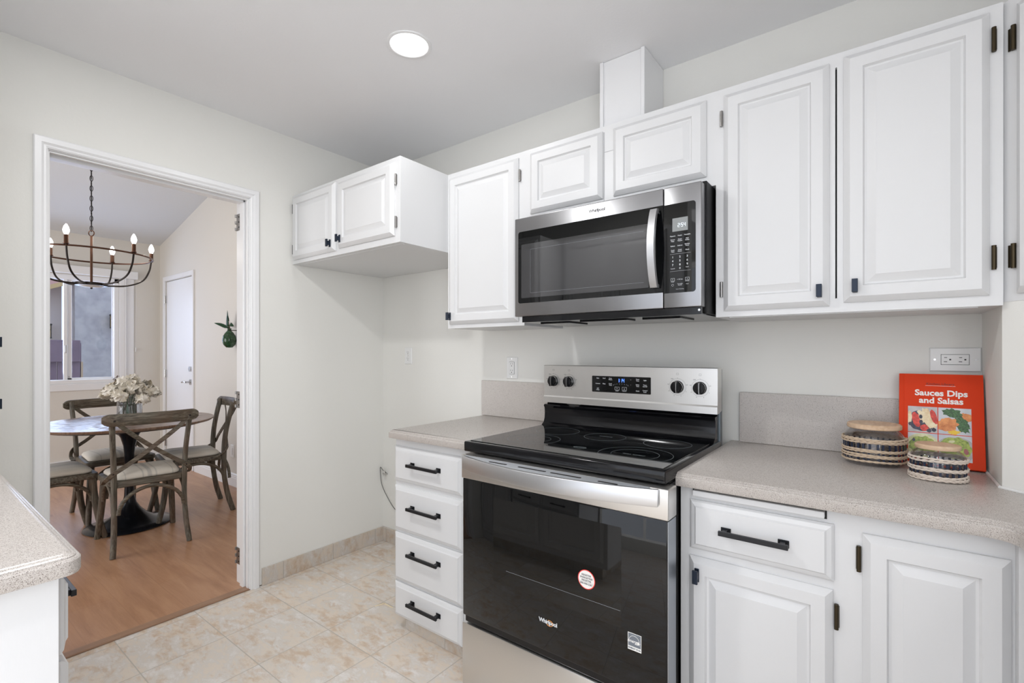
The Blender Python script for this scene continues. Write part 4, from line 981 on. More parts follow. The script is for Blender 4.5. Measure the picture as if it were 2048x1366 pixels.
# ---------------------------------------------------------------- outlets
def outlet(name, label, x, y, z, w=0.070, h=0.115, horiz=False, decora=False, group=None):
    t = thing(name, label, 'outlet', (x, y, z), 0, group)
    b = B(); panel(b, (x-w/2, y, z-h/2), (1, 0, 0), (0, 0, 1), (0, -1, 0), w, h, [(0, 0), (0, 0.003), (0.003, 0.006)]); ob('plate', b, M_WHITEP, t)
    def rot(px, pz): return (x+px, z+pz) if not horiz else (x-pz, z+px)
    def bx(bm, a0, a1, c0, c1, d0, d1, bev=0):
        p, q = rot(a0, c0), rot(a1, c1); box(bm, min(p[0], q[0]), max(p[0], q[0]), y-d1, y-d0, min(p[1], q[1]), max(p[1], q[1]), bev)
    if decora:
        b = B(); bx(b, -0.0168, 0.0168, -0.0335, 0.0335, 0.006, 0.0064); ob('shadow_gap', b, M_SLOT, t)
        b = B(); bx(b, -0.0158, 0.0158, -0.0325, 0.0325, 0.006, 0.0080, 0.001); r = ob('receptacle', b, M_WHITEP, t)
    else:
        b = B()
        for s in (-1, 1): xf(lathe(B(), [(0.0170, 0), (0.0170, 0.0016)], 0, 0, 28), Matrix.Translation((x, y-0.006, z+s*0.0195)) @ Matrix.Rotation(PI/2, 4, 'X'), b)
        r = ob('receptacle', b, M_WHITEP, t, True)
    b = B(); dd = 0.0081 if decora else 0.0077
    for s in (-1, 1):
        c = s*(0.0175 if decora else 0.0195)
        bx(b, -0.0075, -0.0055, c+0.001, c+0.009, dd-0.0006, dd); bx(b, 0.0055, 0.0075, c+0.001, c+0.008, dd-0.0006, dd)
        bx(b, -0.0022, 0.0022, c-0.0085, c-0.0040, dd-0.0006, dd, 0)
    ob('slots', b, M_SLOT, r)
    for s in ((-1, 1) if decora else (0,)):
        b = B(); p = rot(0, s*0.048); xf(lathe(B(), [(0.003, 0), (0.003, 0.001)], 0, 0, 12), Matrix.Translation((p[0], y-0.006, p[1])) @ Matrix.Rotation(PI/2, 4, 'X'), b)
        ob('screw', b, M_CHROME, t)
    return t
outlet('power_outlet', 'white duplex outlet low on the wall in the empty fridge space', 0.260, 0.0, 1.241, 0.066, 0.104)
outlet('power_outlet', 'white outlet above the left backsplash beside the range', 1.097, 0.0, 1.180, 0.072, 0.116, decora=True)
outlet('power_outlet', 'white sideways outlet on the wall above the orange book', 2.853, 0.0, 1.240, 0.122, 0.076, True, True)
t = thing('wall_switch_plate', 'blank white plate low on the dining wall behind the right chair', 'wall plate', (-2.20, YR, 0.31))
b = B(); panel(b, (-2.25, YR, 0.27), (1, 0, 0), (0, 0, 1), (0, -1, 0), 0.075, 0.118, [(0, 0), (0, 0.004), (0.003, 0.007)]); ob('plate', b, M_WHITEP, t)
b = B(); box(b, -2.222, -2.203, YR-0.011, YR-0.007, 0.295, 0.363, 0.002); ob('insert', b, M_WHITEP, t)

# ---------------------------------------------------------------- recessed light
LX, LY = 1.176, -0.782
def downlight(x, y, label):
    t = thing('recessed_light', label, 'ceiling light', (x, y, H), 0, None)
    b = B(); lathe(b, [(0.088, H), (0.088, H-0.0035), (0.084, H-0.005), (0.076, H-0.004), (0.072, H+0.0)], x, y, 64, cap=False); ob('trim_ring', b, mat('trim_ring_white', (0.86, 0.86, 0.86), 0.4) if 'trim_ring_white' not in bpy.data.materials else bpy.data.materials['trim_ring_white'], t, True)
    b = B(); lathe(b, [(0.0725, H-0.0010), (0.070, H-0.0022), (0.062, H-0.0028), (0.0, H-0.0028)], x, y, 64, cap=False); ob('diffuser', b, M_LAMPDISC, t, True)
downlight(LX, LY, 'round white recessed ceiling light, glowing')
disk('lamp_recessed', (LX, LY, H-0.010), 0.065, PW['can'])
disk('lamp_recessed_opposite', (LX, -1.69, H-0.010), 0.065, PW['can2'])
for x, y in ((2.6, -2.4), (2.6, -3.6), (0.9, -3.6)):
    disk('added_disk_behind', (x, y, H-0.010), 0.065, PW['back_fill'])  # extra ceiling fill added behind the camera, without fixtures

# ---------------------------------------------------------------- water line and tape mark
t = thing('water_line', 'thin grey water tube with valve sticking out of the wall left of the drawers', 'water line', (0.03, -0.005, 0.48))
b = B(); tube(b, catmull([(0.040, -0.002, 0.455), (0.030, -0.025, 0.480), (0.012, -0.030, 0.497), (-0.001+0.01, -0.030, 0.470), (0.022, -0.032, 0.400), (0.060, -0.035, 0.345), (0.135, -0.035, 0.270), (0.20, -0.04, 0.235)], 8), 0.0028, 8); ob('tube', b, M_CABLE, t, True)
b = B(); cyl(b, (0.045, -0.001, 0.452), (0.045, -0.032, 0.452), 0.006, 12); cyl(b, (0.045, -0.026, 0.440), (0.045, -0.026, 0.480), 0.0035, 10); cyl(b, (0.034, -0.028, 0.458), (0.056, -0.028, 0.452), 0.005, 10); ob('valve', b, M_CHROME, t, True)
b = B(); prism(b, [(0.664, -0.565), (0.670, -0.567), (0.686, -0.519), (0.680, -0.517)], 0.0002, 0.0010); prism(b, [(0.680, -0.523), (0.748, -0.524), (0.748, -0.518), (0.680, -0.517)], 0.0002, 0.0010)
tag(ob('tape_mark', b, M_TAPE), 'small pale tape angle stuck on the floor tile beside the drawers', 'tape')

# ---------------------------------------------------------------- jars on the counter
def jar(cx, cy, R, hb, lidr, lidh, label, rope, bands, nst, name='glass_jar'):
    t = thing(name, label, 'jar', (cx, cy, CT), 0, 'lidded glass jars in woven sleeves', True)
    z = 0
    b = B(); sh = hb
    outer = [(0, 0.001), (R*0.86, 0.001), (R*0.95, 0.006), (R*0.985, 0.018), (R*0.985, sh*0.70), (R*0.95, sh*0.80), (R*0.86, sh*0.90), (lidr*0.90, sh*0.96), (lidr*0.88, sh)]
    inner = [(r-0.003, zz+(0.004 if zz < 0.01 else 0)) for r, zz in outer[1:]][::-1]
    lathe(b, outer+inner+[(0, 0.006)], 0, 0, 64, cap=False); ob('glass_body', b, M_JARGLASS, t, True, 1.0)
    b = B(); lathe(b, [(0, sh+0.0005), (lidr*0.97, sh+0.0005), (lidr, sh+0.003), (lidr, sh+lidh-0.003), (lidr-0.003, sh+lidh), (0, sh+lidh)], 0, 0, 56, cap=False); ob('lid', b, M_LID, t, True, 0.6)
    sl = B(); Rs = R*0.985
    for k in range(nst):
        a = 2*PI*k/nst+random.uniform(-0.03, 0.03); w = 0.0028
        p = []
        for zz in [bands[0][0]+(bands[-1][1]-bands[0][0])*q/6 for q in range(7)]:
            p.append((Rs*1.004*math.cos(a), Rs*1.004*math.sin(a), zz)); a += random.uniform(-0.012, 0.012)
        sweep(sl, p, rect(2*w, 0.0016), up=(math.cos(a), math.sin(a), 0))
    ob('upright_straps', sl, M_STRAP, t)
    for z0, z1 in bands:
        nn = max(1, round((z1-z0)/0.0052)); 
        b = B()
        for q in range(nn):
            zc = z0+(z1-z0)*(q+0.5)/nn
            for ph in (0, PI):
                pts = []; seg = nst*6
                for k in range(seg):
                    a = 2*PI*k/seg; w = math.sin(a*nst/2*1.0+ph+q*PI)
                    r = Rs+0.0020+0.0020*w; pts.append((r*math.cos(a), r*math.sin(a), zc+0.0015*math.cos(a*nst/2+ph)+0.001*math.sin(a*3+q)))
                tube(b, pts, 0.0021, 5, closed=True)
        ob('rope_band', b, rope, t, True)
    return t
jar(2.650, -0.157, 0.0805, 0.110, 0.070, 0.0155, 'larger glass jar with wooden lid in dark and natural woven sleeve', M_ROPE, [(0.071, 0.085), (0.044, 0.052), (0.027, 0.037), (0.013, 0.019)], 30)
jar(2.792, -0.285, 0.0600, 0.083, 0.0495, 0.0125, 'smaller glass jar with wooden lid in pale woven sleeve before the book', M_ROPEP, [(0.052, 0.064), (0.028, 0.037), (0.003, 0.016)], 24)

# ---------------------------------------------------------------- cookbook
BW, BHt, BT = 0.196, 0.286, 0.016
tilt = math.radians(16.5)
t = thing('cookbook', 'orange hardcover cookbook leaning on the wall behind the jars', 'book', (2.815, -0.13, CT+0.0006), 0, None, True)
t.rotation_euler = (-tilt, 0, math.radians(-2.5)); t.location = (2.810, -0.128, CT+0.0058)
def bk(name, bm, m, par): return ob(name, bm, m, par)
b = B(); box(b, -BW/2, BW/2, -0.0025, 0, 0, BHt, 0.001); box(b, -BW/2, BW/2, BT, BT+0.0025, 0, BHt, 0.001); box(b, -BW/2-0.0005, -BW/2+0.003, -0.0015, BT+0.0015, 0, BHt, 0.001)
box(b, -BW/2+0.010, -BW/2+0.0125, -0.0032, -0.002, 0.001, BHt-0.001, 0.0005)
cv = bk('cover', b, M_BOOK, t)
b = B(); box(b, -BW/2+0.003, BW/2-0.004, 0.0003, BT-0.0003, 0.004, BHt-0.004); bk('pages', b, M_PAGES, t)
def bt(s, size, x, z, bold=0): return text_bm(s, size, frameM((x, -0.0028, z), (1, 0, 0), (0, 0, 1)), 0.0002, bold=bold)
b = bt('Sauces Dips', 0.0255, 0.002, 0.224, 0.0008); text_bm('and Salsas', 0.0255, frameM((0.002, -0.0028, 0.200), (1, 0, 0), (0, 0, 1)), 0.0002, bold=0.0008, into=b); box(b, -0.034, 0.036, -0.0029, -0.0026, 0.2475, 0.2483); bk('title', b, M_WHITEINK, cv)
b = bt('Kitchen Library', 0.0105, 0.001, 0.2535); bk('series_title', b, M_DARKINK, cv)
fm = {k: m_noisy('print_'+k, v, s, 0.4) for k, v, s in (
    ('bowl', [(0.3, (0.35, 0.33, 0.33)), (0.7, (0.62, 0.60, 0.60))], 20), ('berry', [(0.35, (0.45, 0.015, 0.01)), (0.65, (0.80, 0.07, 0.04))], 160),
    ('cream', [(0.3, (0.70, 0.47, 0.22)), (0.6, (0.88, 0.76, 0.52))], 60), ('blueberry', [(0.4, (0.008, 0.01, 0.03)), (0.7, (0.06, 0.06, 0.11))], 150),
    ('fish', [(0.3, (0.55, 0.15, 0.03)), (0.6, (0.82, 0.33, 0.10))], 60), ('herb', [(0.35, (0.01, 0.045, 0.01)), (0.65, (0.07, 0.20, 0.06))], 260),
    ('plate', [(0.3, (0.46, 0.49, 0.55)), (0.7, (0.66, 0.67, 0.70))], 14), ('lemon', [(0.3, (0.75, 0.42, 0.01)), (0.7, (0.90, 0.62, 0.04))], 60),
    ('bean', [(0.35, (0.16, 0.24, 0.03)), (0.65, (0.46, 0.55, 0.10))], 180), ('onion', [(0.3, (0.25, 0.05, 0.07)), (0.7, (0.42, 0.14, 0.12))], 90),
    ('dip', [(0.3, (0.50, 0.50, 0.22)), (0.7, (0.78, 0.76, 0.50))], 40))}
def photo(x0, x1, z0, z1, shapes, back):
    """a printed square: flat shapes (cx,cz,rx,rz,rot,material,jag) layered on the cover"""
    mats = [fm[back]]; b = B(); box(b, x0, x1, -0.0027, -0.0025, z0, z1)
    for i, (cx, cz, rx, rz, rot, mm, jag) in enumerate(shapes):
        if fm[mm] not in mats: mats.append(fm[mm])
        mi = mats.index(fm[mm]); y = -0.00272-0.00003*i; pts = []
        for k in range(36):
            a = 2*PI*k/36; r = 1+jag*noise.noise(Vector((math.cos(a)*3+i*5, math.sin(a)*3, cx*7)))
            u, v = rx*r*math.cos(a), rz*r*math.sin(a)
            px = cx+u*math.cos(rot)-v*math.sin(rot); pz = cz+u*math.sin(rot)+v*math.cos(rot)
            pts.append((x0+(x1-x0)*min(1, max(0, px)), z0+(z1-z0)*min(1, max(0, pz))))
        cv0 = b.verts.new((sum(p[0] for p in pts)/36, y, sum(p[1] for p in pts)/36)); vs = [b.verts.new((p[0], y, p[1])) for p in pts]
        for k in range(36):
            try: f = b.faces.new((cv0, vs[(k+1) % 36], vs[k])); f.material_index = mi
            except ValueError: pass
    return bk('cover_photo', b, mats, cv)
px0, pxm, px1, pz0, pzm, pz1 = -0.076, -0.005, 0.070, 0.020, 0.098, 0.180
photo(px0, pxm-0.001, pzm+0.001, pz1, [(0.5, 0.5, 0.62, 0.48, 0.0, 'bowl', 0.05), (0.5, 0.45, 0.50, 0.40, 0, 'blueberry', 0.1), (0.62, 0.62, 0.26, 0.34, 0.5, 'cream', 0.5), (0.80, 0.33, 0.20, 0.16, 0, 'cream', 0.5), (0.28, 0.48, 0.13, 0.30, 0.25, 'berry', 0.15), (0.88, 0.62, 0.10, 0.28, 0.3, 'berry', 0.15), (0.56, 0.18, 0.14, 0.13, 0.2, 'berry', 0.2), (0.06, 0.55, 0.08, 0.26, 0, 'cream', 0.2), (0.08, 0.30, 0.06, 0.07, 0, 'blueberry', 0.1), (0.44, 0.60, 0.06, 0.08, 0, 'blueberry', 0.1), (0.45, 0.40, 0.06, 0.08, 0, 'blueberry', 0.1), (0.72, 0.08, 0.08, 0.07, 0, 'blueberry', 0.1), (0.88, 0.12, 0.08, 0.07, 0, 'blueberry', 0.1)], 'bowl')
photo(pxm+0.001, px1, pzm+0.001, pz1, [(0.5, 0.5, 0.60, 0.52, 0.1, 'plate', 0.03), (0.82, 0.66, 0.24, 0.17, -0.1, 'fish', 0.3), (0.44, 0.80, 0.30, 0.16, -0.2, 'herb', 0.5), (0.72, 0.42, 0.20, 0.34, 0.5, 'herb', 0.5), (0.28, 0.36, 0.32, 0.26, 0.25, 'fish', 0.25), (0.48, 0.08, 0.18, 0.08, 0.1, 'lemon', 0.5)], 'plate')
photo(pxm+0.001, px1, pz0, pzm-0.001, [(0.5, 0.45, 0.62, 0.50, 0.1, 'bowl', 0.03), (0.5, 0.50, 0.50, 0.42, 0.0, 'bean', 0.15), (0.55, 0.50, 0.10, 0.14, 0.5, 'onion', 0.3), (0.82, 0.40, 0.07, 0.12, 0.2, 'onion', 0.3), (0.40, 0.75, 0.10, 0.05, 0.2, 'dip', 0.3)], 'plate')
photo(px0, pxm-0.001, pz0, pzm-0.001, [(0.5, 0.5, 0.58, 0.48, 0.0, 'dip', 0.05), (0.5, 0.5, 0.46, 0.36, 0.0, 'bean', 0.2), (0.2, 0.7, 0.05, 0.06, 0.0, 'blueberry', 0.1)], 'plate')

# ---------------------------------------------------------------- dining chairs
def make_chair(label):
    t = thing('dining_chair', label, 'chair', (0, 0, 0), 0, 'cross-back dining chairs round the table', True)
    # rear legs run up into the back posts: one bent stick each side
    for s in (-1, 1):
        b = B(); p = catmull([(-0.252, s*0.200, 0.0), (-0.216, s*0.190, 0.13), (-0.192, s*0.185, 0.29), (-0.190, s*0.186, 0.45), (-0.198, s*0.190, 0.60), (-0.222, s*0.198, 0.74), (-0.252, s*0.204, 0.865)], 6)
        sweep(b, p, circ(1, 12, 0.0165, 0.0200), up=(1, 0, 0), scale=[0.94+0.03*math.sin(i*0.4) for i in range(len(p))]); ob('rear_post', b, M_CH_Z, t, True, 1.0)
    for s in (-1, 1):
        b = B(); p = catmull([(0.240, s*0.214, 0.0), (0.206, s*0.202, 0.15), (0.185, s*0.190, 0.32), (0.180, s*0.182, 0.44)], 6)
        sweep(b, p, circ(1, 12, 0.019, 0.019), up=(1, 0, 0), scale=[0.92+0.25*(i/len(p)) for i in range(len(p))]); ob('front_leg', b, M_CH_Z, t, True, 1.0)
    # seat frame: rounded trapezoid ring
    def seat_outline(g, z):
        pts = []
        for cx, cy, a0 in ((0.165+g, 0.175+g, 0), (-0.150-g, 0.150+g, PI/2), (-0.150-g, -0.150-g, PI), (0.165+g, -0.175-g, 3*PI/2)):
            for k in range(7): a = a0+k*PI/12; pts.append((cx+0.045*math.cos(a), cy+0.045*math.sin(a), z))
        return pts
    b = B(); prev = None; loops = []
    for g, z in ((-0.004, 0.412), (0.0, 0.416), (0.0, 0.442), (-0.004, 0.448), (-0.02, 0.449)): loops.append([b.verts.new(q) for q in seat_outline(g, z)])
    m = len(loops[0])
    for A, C in zip(loops, loops[1:]):
        for i in range(m): b.faces.new((A[i], A[(i+1) % m], C[(i+1) % m], C[i]))
    b.faces.new(loops[0][::-1]); b.faces.new(loops[-1]); ob('seat_frame', b, M_CH_Y, t, True, 0.7)
    b = B(); loops = []
    for g, z in ((-0.034, 0.449), (-0.026, 0.456), (-0.026, 0.467), (-0.034, 0.479), (-0.055, 0.489), (-0.095, 0.495)): loops.append([b.verts.new(q) for q in seat_outline(g, z)])
    for A, C in zip(loops, loops[1:]):
        for i in range(m): b.faces.new((A[i], A[(i+1) % m], C[(i+1) % m], C[i]))
    b.faces.new(loops[0][::-1]); b.faces.new(loops[-1]); ob('seat_cushion', b, M_LINEN, t, True, 1.0)
    # curved top rail
    b = B(); rings = []; n = 40
    for k in range(n+1):
        s = -1+2*k/n; y = s*0.252; x = -0.250-0.052*(1-s*s)+0.004; q_ = max(0, abs(s)-0.80)/0.20; hh = 0.037*(1-0.55*q_**3); zc = 0.846
        th = 0.011
        rings.append([b.verts.new(q) for q in ((x-th, y, zc-hh+0.006), (x-th*0.6, y, zc-hh), (x+th*0.6, y, zc-hh), (x+th, y, zc-hh+0.006), (x+th, y, zc+hh-0.008), (x+th*0.4, y, zc+hh), (x-th*0.4, y, zc+hh), (x-th, y, zc+hh-0.008))])
    for A, C in zip(rings, rings[1:]):
        for i in range(8): b.faces.new((A[i], A[(i+1) % 8], C[(i+1) % 8], C[i]))
    b.faces.new(rings[0]); b.faces.new(rings[-1][::-1]); ob('top_rail', b, M_CH_Y, t, True, 0.7)
    # crossed straps, running from the top of one post to the far side of the seat frame
    for s in (-1, 1):
        b = B(); off = 0.006*s
        p = catmull([(-0.278, s*0.196, 0.842), (-0.268+off, s*0.120, 0.762), (-0.240+off, s*0.0, 0.655), (-0.222+off, -s*0.120, 0.560), (-0.212, -s*0.196, 0.505), (-0.165, -s*0.224, 0.463), (-0.085, -s*0.226, 0.430)], 8)
        sweep(b, p, rect(0.026, 0.008, 0.002), up=(-1, 0, 0.25)); st = ob('cross_strap', b, M_CH_Y, t, True, 0.6)
        b = B()
        for q in ((-0.284, s*0.196, 0.842), (-0.216, -s*0.190, 0.508)): 
            b0 = B(); lathe(b0, [(0.006, 0), (0.005, 0.003), (0, 0.004)], 0, 0, 10); xf(b0, Matrix.Translation(q) @ Matrix.Rotation(-PI/2, 4, 'Y'), b)
        b0 = B(); lathe(b0, [(0.006, 0), (0.005, 0.003), (0, 0.004)], 0, 0, 10); xf(b0, Matrix.Translation((-0.10, -s*0.231, 0.437)) @ Matrix.Rotation(s*PI/2, 4, 'X'), b)
        ob('bolt', b, M_DARKMETAL, st, True)
    # arched braces under the seat on the four sides
    for kind in range(4):
        b = B()
        if kind == 0: p = [(-0.212-0.02*abs(math.cos(a)), 0.170*math.cos(a), 0.255+0.148*math.sin(a)) for a in [PI*k/18 for k in range(19)]]
        elif kind == 1: p = [(0.196, 0.172*math.cos(a), 0.270+0.135*math.sin(a)) for a in [PI*k/18 for k in range(19)]]
        else:
            s = 1 if kind == 2 else -1; p = [(0.182*math.cos(a)-0.006, s*0.190, 0.262+0.142*math.sin(a)) for a in [PI*k/18 for k in range(19)]]
        tube(b, p, 0.0115, 10, up=(0.1, 0.2, 1)); ob('arched_brace', b, M_CH_X if kind > 1 else M_CH_Y, t, True, 1.0)
    return t
TX, TY = -1.71, -0.95
labels = ['dining chair nearest the doorway with its cross back to the kitchen', 'dining chair left of the table, only its seat corner and legs showing', 'dining chair beyond the table facing the kitchen, by the window', 'dining chair right of the table near the wall, seen from the side']
ch0 = make_chair(labels[0])
ch0.location = (-1.280, -0.978, 0.004); ch0.rotation_euler = (0, 0, PI-0.09)
for lb, loc, rz in ((labels[1], (-1.740, -1.372, 0.004), PI/2+0.02), (labels[2], (-2.150, -0.935, 0.004), 0.03), (labels[3], (-1.690, -0.560, 0.004), -PI/2-0.16)):
    c = copy_tree(ch0); c['label'] = lb; c.location = loc; c.rotation_euler = (0, 0, rz)

# ---------------------------------------------------------------- dining table
t = thing('dining_table', 'round carved-wood dining table on a dark tulip pedestal', 'table', (TX, TY, 0.004), 0, None, True)
b = B(); lathe(b, [(0, 0.728), (0.30, 0.730), (0.47, 0.733), (0.515, 0.742), (0.528, 0.752), (0.530, 0.757), (0.527, 0.7605), (0, 0.7605)], 0, 0, 96, cap=False); ob('table_top', b, M_CARVED, t, True, 0.7)
b = B(); lathe(b, [(0, 0.722), (0.30, 0.7225), (0.46, 0.727), (0.468, 0.7325), (0, 0.7325)], 0, 0, 72, cap=False); ob('apron', b, M_PEDESTAL, t, True, 0.7)
b = B(); lathe(b, [(0, 0.002), (0.255, 0.002), (0.262, 0.006), (0.258, 0.011), (0.20, 0.024), (0.145, 0.045), (0.100, 0.078), (0.066, 0.118), (0.042, 0.160), (0.031, 0.21), (0.0275, 0.30), (0.0275, 0.42), (0.030, 0.52), (0.036, 0.58), (0.052, 0.64), (0.078, 0.69), (0.105, 0.722), (0, 0.7225)], 0, 0, 64, cap=False); ob('pedestal', b, M_PEDESTAL, t, True, 1.0)

# vase with flowers
VZ = 0.004+0.7605+0.001; vx, vy = TX+0.01, TY-0.0
t = thing('glass_vase', 'wide clear cylinder vase of water on the round dining table', 'vase', (vx, vy, VZ), 0, None, True)
b = B(); lathe(b, [(0, 0.0), (0.072, 0.0), (0.075, 0.003), (0.075, 0.185), (0.072, 0.185), (0.072, 0.008), (0, 0.008)], 0, 0, 56, cap=False); ob('glass', b, M_VASEGLASS, t, True, 0.8)
b = B(); lathe(b, [(0, 0.0085), (0.0715, 0.0085), (0.0715, 0.125), (0, 0.125)], 0, 0, 48, cap=False); ob('water', b, M_WATER, t, True, 0.8)
t = thing('flower_bouquet', 'bunch of ruffled cream flowers with a twig in the glass vase', 'flowers', (vx, vy, VZ+0.01), 0, None, True)
def petal_ball(bm, c, R, n, rnd):
    c = Vector(c)
    for k in range(n):
        z = rnd.uniform(-0.55, 1); a = rnd.uniform(0, 2*PI); q = math.sqrt(max(0, 1-z*z)); d = Vector((q*math.cos(a), q*math.sin(a), z)); d.normalize()
        r0 = R*rnd.uniform(0.45, 0.72); side = d.cross(Vector((rnd.uniform(-1, 1), rnd.uniform(-1, 1), rnd.uniform(-1, 1)))).normalized(); up = side.cross(d).normalized()
        w = R*rnd.uniform(0.34, 0.50); L = R*rnd.uniform(0.45, 0.65); cen = c+d*r0; grid = []
        for i in range(4):
            row = []
            for j in range(5):
                u = (j/4-0.5)*2; v_ = i/3; ww = w*(0.35+0.65*math.sin(PI*(0.15+0.7*v_)))
                ruf = 0.10*R*math.sin(j*2.4+k)*v_
                row.append(bm.verts.new(cen+side*u*ww+(up*0.75+d*0.55)*(v_-0.3)*L+d*(ruf-0.20*R*u*u)))
            grid.append(row)
        for i in range(3):
            for j in range(4): bm.faces.new((grid[i][j], grid[i][j+1], grid[i+1][j+1], grid[i+1][j]))
rnd = random.Random(3)
bl = [(0.0, 0.0, 0.262, 0.062), (0.085, 0.01, 0.228, 0.058), (-0.080, -0.03, 0.232, 0.060), (0.02, -0.095, 0.215, 0.056), (-0.02, 0.09, 0.225, 0.056), (0.10, -0.080, 0.180, 0.050), (-0.105, 0.06, 0.185, 0.052), (-0.06, -0.105, 0.185, 0.050), (0.075, 0.10, 0.190, 0.052), (-0.045, 0.03, 0.275, 0.048), (0.050, -0.045, 0.262, 0.048), (-0.135, -0.035, 0.155, 0.044), (0.135, 0.03, 0.150, 0.044)]
for x, y, z, r in bl:
    b = B(); petal_ball(b, (x*1.12, y*1.12, z), r*1.22, 38, rnd); fl_ = ob('blossom', b, M_PETAL, t, True, 2)
    b = B(); tube(b, catmull([(x*0.35, y*0.35, 0.012), (x*0.25, y*0.25, 0.10), (x*0.6, y*0.6, 0.17), (x, y, z-r*0.3)], 5), 0.0022, 6); ob('stem', b, M_STEM, fl_, True)
b = B(); tube(b, catmull([(0.01, -0.03, 0.02), (0.0, -0.07, 0.16), (0.03, -0.10, 0.25), (0.055, -0.09, 0.300), (0.02, -0.075, 0.322), (-0.03, -0.07, 0.312)], 6), 0.0022, 6); tube(b, catmull([(0.03, -0.10, 0.25), (0.06, -0.07, 0.28), (0.01, -0.10, 0.295), (0.0, -0.06, 0.318)], 6), 0.0016, 6); ob('twig', b, M_TWIG, t, True)
b = B()
for x, y in ((0.03, -0.02), (-0.03, -0.03), (0.0, 0.03)):
    b0 = B(); prism(b0, [(0, 0), (0.012, 0.03), (0.008, 0.08), (0, 0.11), (-0.010, 0.07), (-0.010, 0.03)], 0, 0.0012); xf(b0, Matrix.Translation((x, y, 0.015)) @ Matrix.Rotation(x*20, 4, 'Z') @ Matrix.Rotation(PI/2, 4, 'X'), b)
ob('submerged_leaf', b, M_LEAF, t)

# ---------------------------------------------------------------- chandelier
CX, CY, RZ = -1.90, -1.125, 1.972
t = thing('chandelier', 'round bronze six-candle chandelier hanging on a chain in the dining room', 'chandelier', (CX, CY, 1.72))
b = B(); tube(b, [(CX+0.360*math.cos(a), CY+0.360*math.sin(a), RZ) for a in [2*PI*k/72 for k in range(72)]], 0.0062, 8, closed=True); ob('ring', b, M_COPPER, t, True)
b = B(); lathe(b, [(0, 1.748), (0.092, 1.748), (0.092, 1.768), (0.0, 1.770)], CX, CY, 40, cap=False); ob('hub', b, M_DARKMETAL, t, True)
b = B(); lathe(b, [(0.0, 1.734), (0.045, 1.739), (0.072, 1.7478), (0.0, 1.7478)], CX, CY, 40, cap=False); ob('hub_lens', b, mat('frosted_disc', (0.7, 0.7, 0.7), 0.4), t, True)
b = B(); lathe(b, [(0, 1.724), (0.007, 1.727), (0.006, 1.736), (0, 1.738)], CX, CY, 14, cap=False); ob('finial', b, M_DARKMETAL, t, True)
b = B(); cylz(b, CX, CY, 1.765, 2.112, 0.0078, 14); ob('stem', b, M_COPPER, t, True)
b = B(); b0 = B(); tube(b0, [(0.020*math.cos(a), 0, 0.020*math.sin(a)) for a in [2*PI*k/20 for k in range(20)]], 0.0035, 7, up=(0, 1, 0), closed=True); xf(b0, Matrix.Translation((CX, CY, 2.131)) @ Matrix.Rotation(YAW, 4, 'Z'), b); ob('loop', b, M_COPPER, t, True)
zt = dz(CX); zc = 2.165; k = 0; b = B()
while zc < zt-0.03:
    b0 = B(); tube(b0, [(0.0085*math.cos(a), 0, 0.021*math.sin(a)) for a in [2*PI*q/16 for q in range(16)]], 0.0022, 6, up=(0, 1, 0), closed=True)
    xf(b0, Matrix.Translation((CX, CY, zc)) @ Matrix.Rotation(YAW+0.5+(PI/2 if k % 2 else 0), 4, 'Z'), b); zc += 0.0365; k += 1
ob('chain', b, M_DARKMETAL, t, True)
b = B(); tube(b, catmull([(CX, CY, 2.14), (CX+0.006, CY, 2.3), (CX-0.005, CY, 2.5), (CX+0.004, CY, 2.75), (CX, CY, zt-0.01)], 8), 0.0034, 6); ob('cord', b, M_BLACKM, t, True)
b = B(); lathe(b, [(0.065, zt+0.012), (0.06, zt-0.012), (0.015, zt-0.022), (0, zt-0.022)], CX, CY, 32, cap=False); ob('canopy', b, M_DARKMETAL, t, True)
for k6 in range(6):
    a = math.radians(28+60*k6)
    ux, uy = math.cos(a), math.sin(a); R0 = 0.360
    b = B(); p = catmull([(CX+ux*0.080, CY+uy*0.080, 1.757), (CX+ux*0.20, CY+uy*0.20, 1.768), (CX+ux*0.30, CY+uy*0.30, 1.815), (CX+ux*0.345, CY+uy*0.345, 1.895), (CX+ux*R0, CY+uy*R0, 1.982)], 8); tube(b, p, 0.0062, 8, up=(uy, -ux, 0)); arm = ob('arm', b, M_DARKMETAL, t, True)
    x, y = CX+ux*R0, CY+uy*R0
    b = B(); lathe(b, [(0, 1.977), (0.016, 1.979), (0.017, 1.984), (0.0125, 1.986), (0.0125, 2.040), (0.0, 2.040)], x, y, 20, cap=False); cu = ob('candle_sleeve', b, M_COPPER, arm, True, 0.7)
    b = B(); lathe(b, [(0, 2.0405), (0.009, 2.041), (0.0165, 2.060), (0.0175, 2.072), (0.013, 2.092), (0.005, 2.108), (0, 2.112)], x, y, 18, cap=False); ob('bulb', b, M_BULB, arm, True)
    l = bpy.data.lights.new('lamp_candle', 'POINT'); l.energy = PW['candle']; l.shadow_soft_size = 0.02; l.color = (1, 0.94, 0.86); lo = bpy.data.objects.new('lamp_candle', l); COL.objects.link(lo); lo.location = (x, y, 2.14)

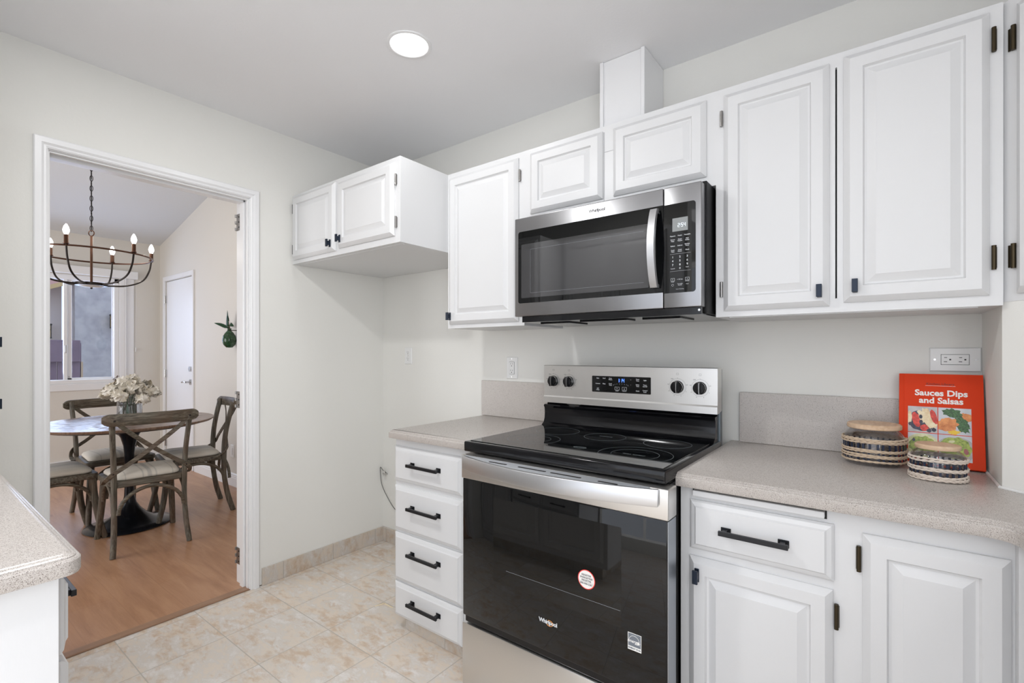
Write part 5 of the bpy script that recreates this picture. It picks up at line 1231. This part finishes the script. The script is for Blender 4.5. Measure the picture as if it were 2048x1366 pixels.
# ---------------------------------------------------------------- hanging plant on the dining wall
wx, wy = -2.115, YR-0.070
t = thing('wall_planter', 'green bottle planter with long dark leaves on the dining wall beside the doorway', 'plant', (wx, wy, 1.33))
b = B(); lathe(b, [(0, 1.305), (0.030, 1.310), (0.055, 1.335), (0.066, 1.375), (0.058, 1.415), (0.036, 1.448), (0.019, 1.463), (0.017, 1.480), (0.021, 1.485), (0.0, 1.484)], wx, wy, 32, cap=False, sx=0.9, sy=0.9); ob('bottle', b, m_noisy('mottled_green_glass', [(0.35, (0.006, 0.028, 0.010)), (0.6, (0.03, 0.09, 0.04)), (0.8, (0.12, 0.16, 0.11))], 45, 0.1), t, True)
b = B(); tube(b, [(wx+0.018*math.cos(a), wy+0.018*math.sin(a), 1.468) for a in [2*PI*k/16 for k in range(16)]], 0.0022, 6, closed=True); box(b, wx-0.01, wx+0.01, wy, YR, 1.465, 1.472); ob('wire_hanger', b, M_BRONZE, t, True)
def leaf(pts, w, upv=(0, 0, 1)):
    b = B(); P = catmull(pts, 6); n = len(P); rows = []
    for i, p in enumerate(P):
        s = i/(n-1); tt = (P[min(i+1, n-1)]-P[max(i-1, 0)]).normalized(); u = Vector(upv); sd = tt.cross(u).normalized(); nn = sd.cross(tt)
        ww = w*max(0.03, math.sin(PI*min(1, 0.06+s*0.94))**0.8)
        rows.append([b.verts.new(p+sd*ww*q-nn*abs(q)*ww*0.25+Vector((0, 0, 0))) for q in (-1, 0, 1)])
    for A, C in zip(rows, rows[1:]):
        for j in range(2): b.faces.new((A[j], A[j+1], C[j+1], C[j]))
    bmesh.ops.solidify(b, geom=list(b.faces), thickness=0.0012)
    return b
ob('leaf', leaf([(wx, wy, 1.495), (wx-0.06, wy-0.01, 1.505), (wx-0.16, wy-0.02, 1.53), (wx-0.26, wy-0.03, 1.545)], 0.016, (0.0, -0.8, 0.5)), M_LEAF, t, True, 2)
ob('leaf', leaf([(wx, wy, 1.495), (wx-0.030, wy-0.01, 1.515), (wx-0.020, wy-0.015, 1.575), (wx-0.005, wy-0.02, 1.605)], 0.026, (0, -1, 0.1)), M_LEAF, t, True, 2)
ob('leaf', leaf([(wx-0.01, wy, 1.55), (wx-0.022, wy-0.01, 1.60), (wx-0.006, wy-0.015, 1.655)], 0.015, (0.0, -1, 0.1)), M_LEAF, t, True, 2)
ob('leaf', leaf([(wx, wy, 1.495), (wx+0.06, wy-0.02, 1.52), (wx+0.14, wy-0.02, 1.50)], 0.018, (0, -1, 0.3)), M_LEAF, t, True, 2)
b = B(); tube(b, catmull([(wx, wy, 1.44), (wx+0.01, wy, 1.49), (wx-0.005, wy-0.005, 1.54), (wx-0.012, wy-0.01, 1.56)], 5), 0.0025, 6); tube(b, catmull([(wx+0.002, wy, 1.46), (wx+0.02, wy-0.01, 1.50), (wx-0.02, wy-0.01, 1.505)], 5), 0.0022, 6); ob('stem', b, M_TWIG, t, True)
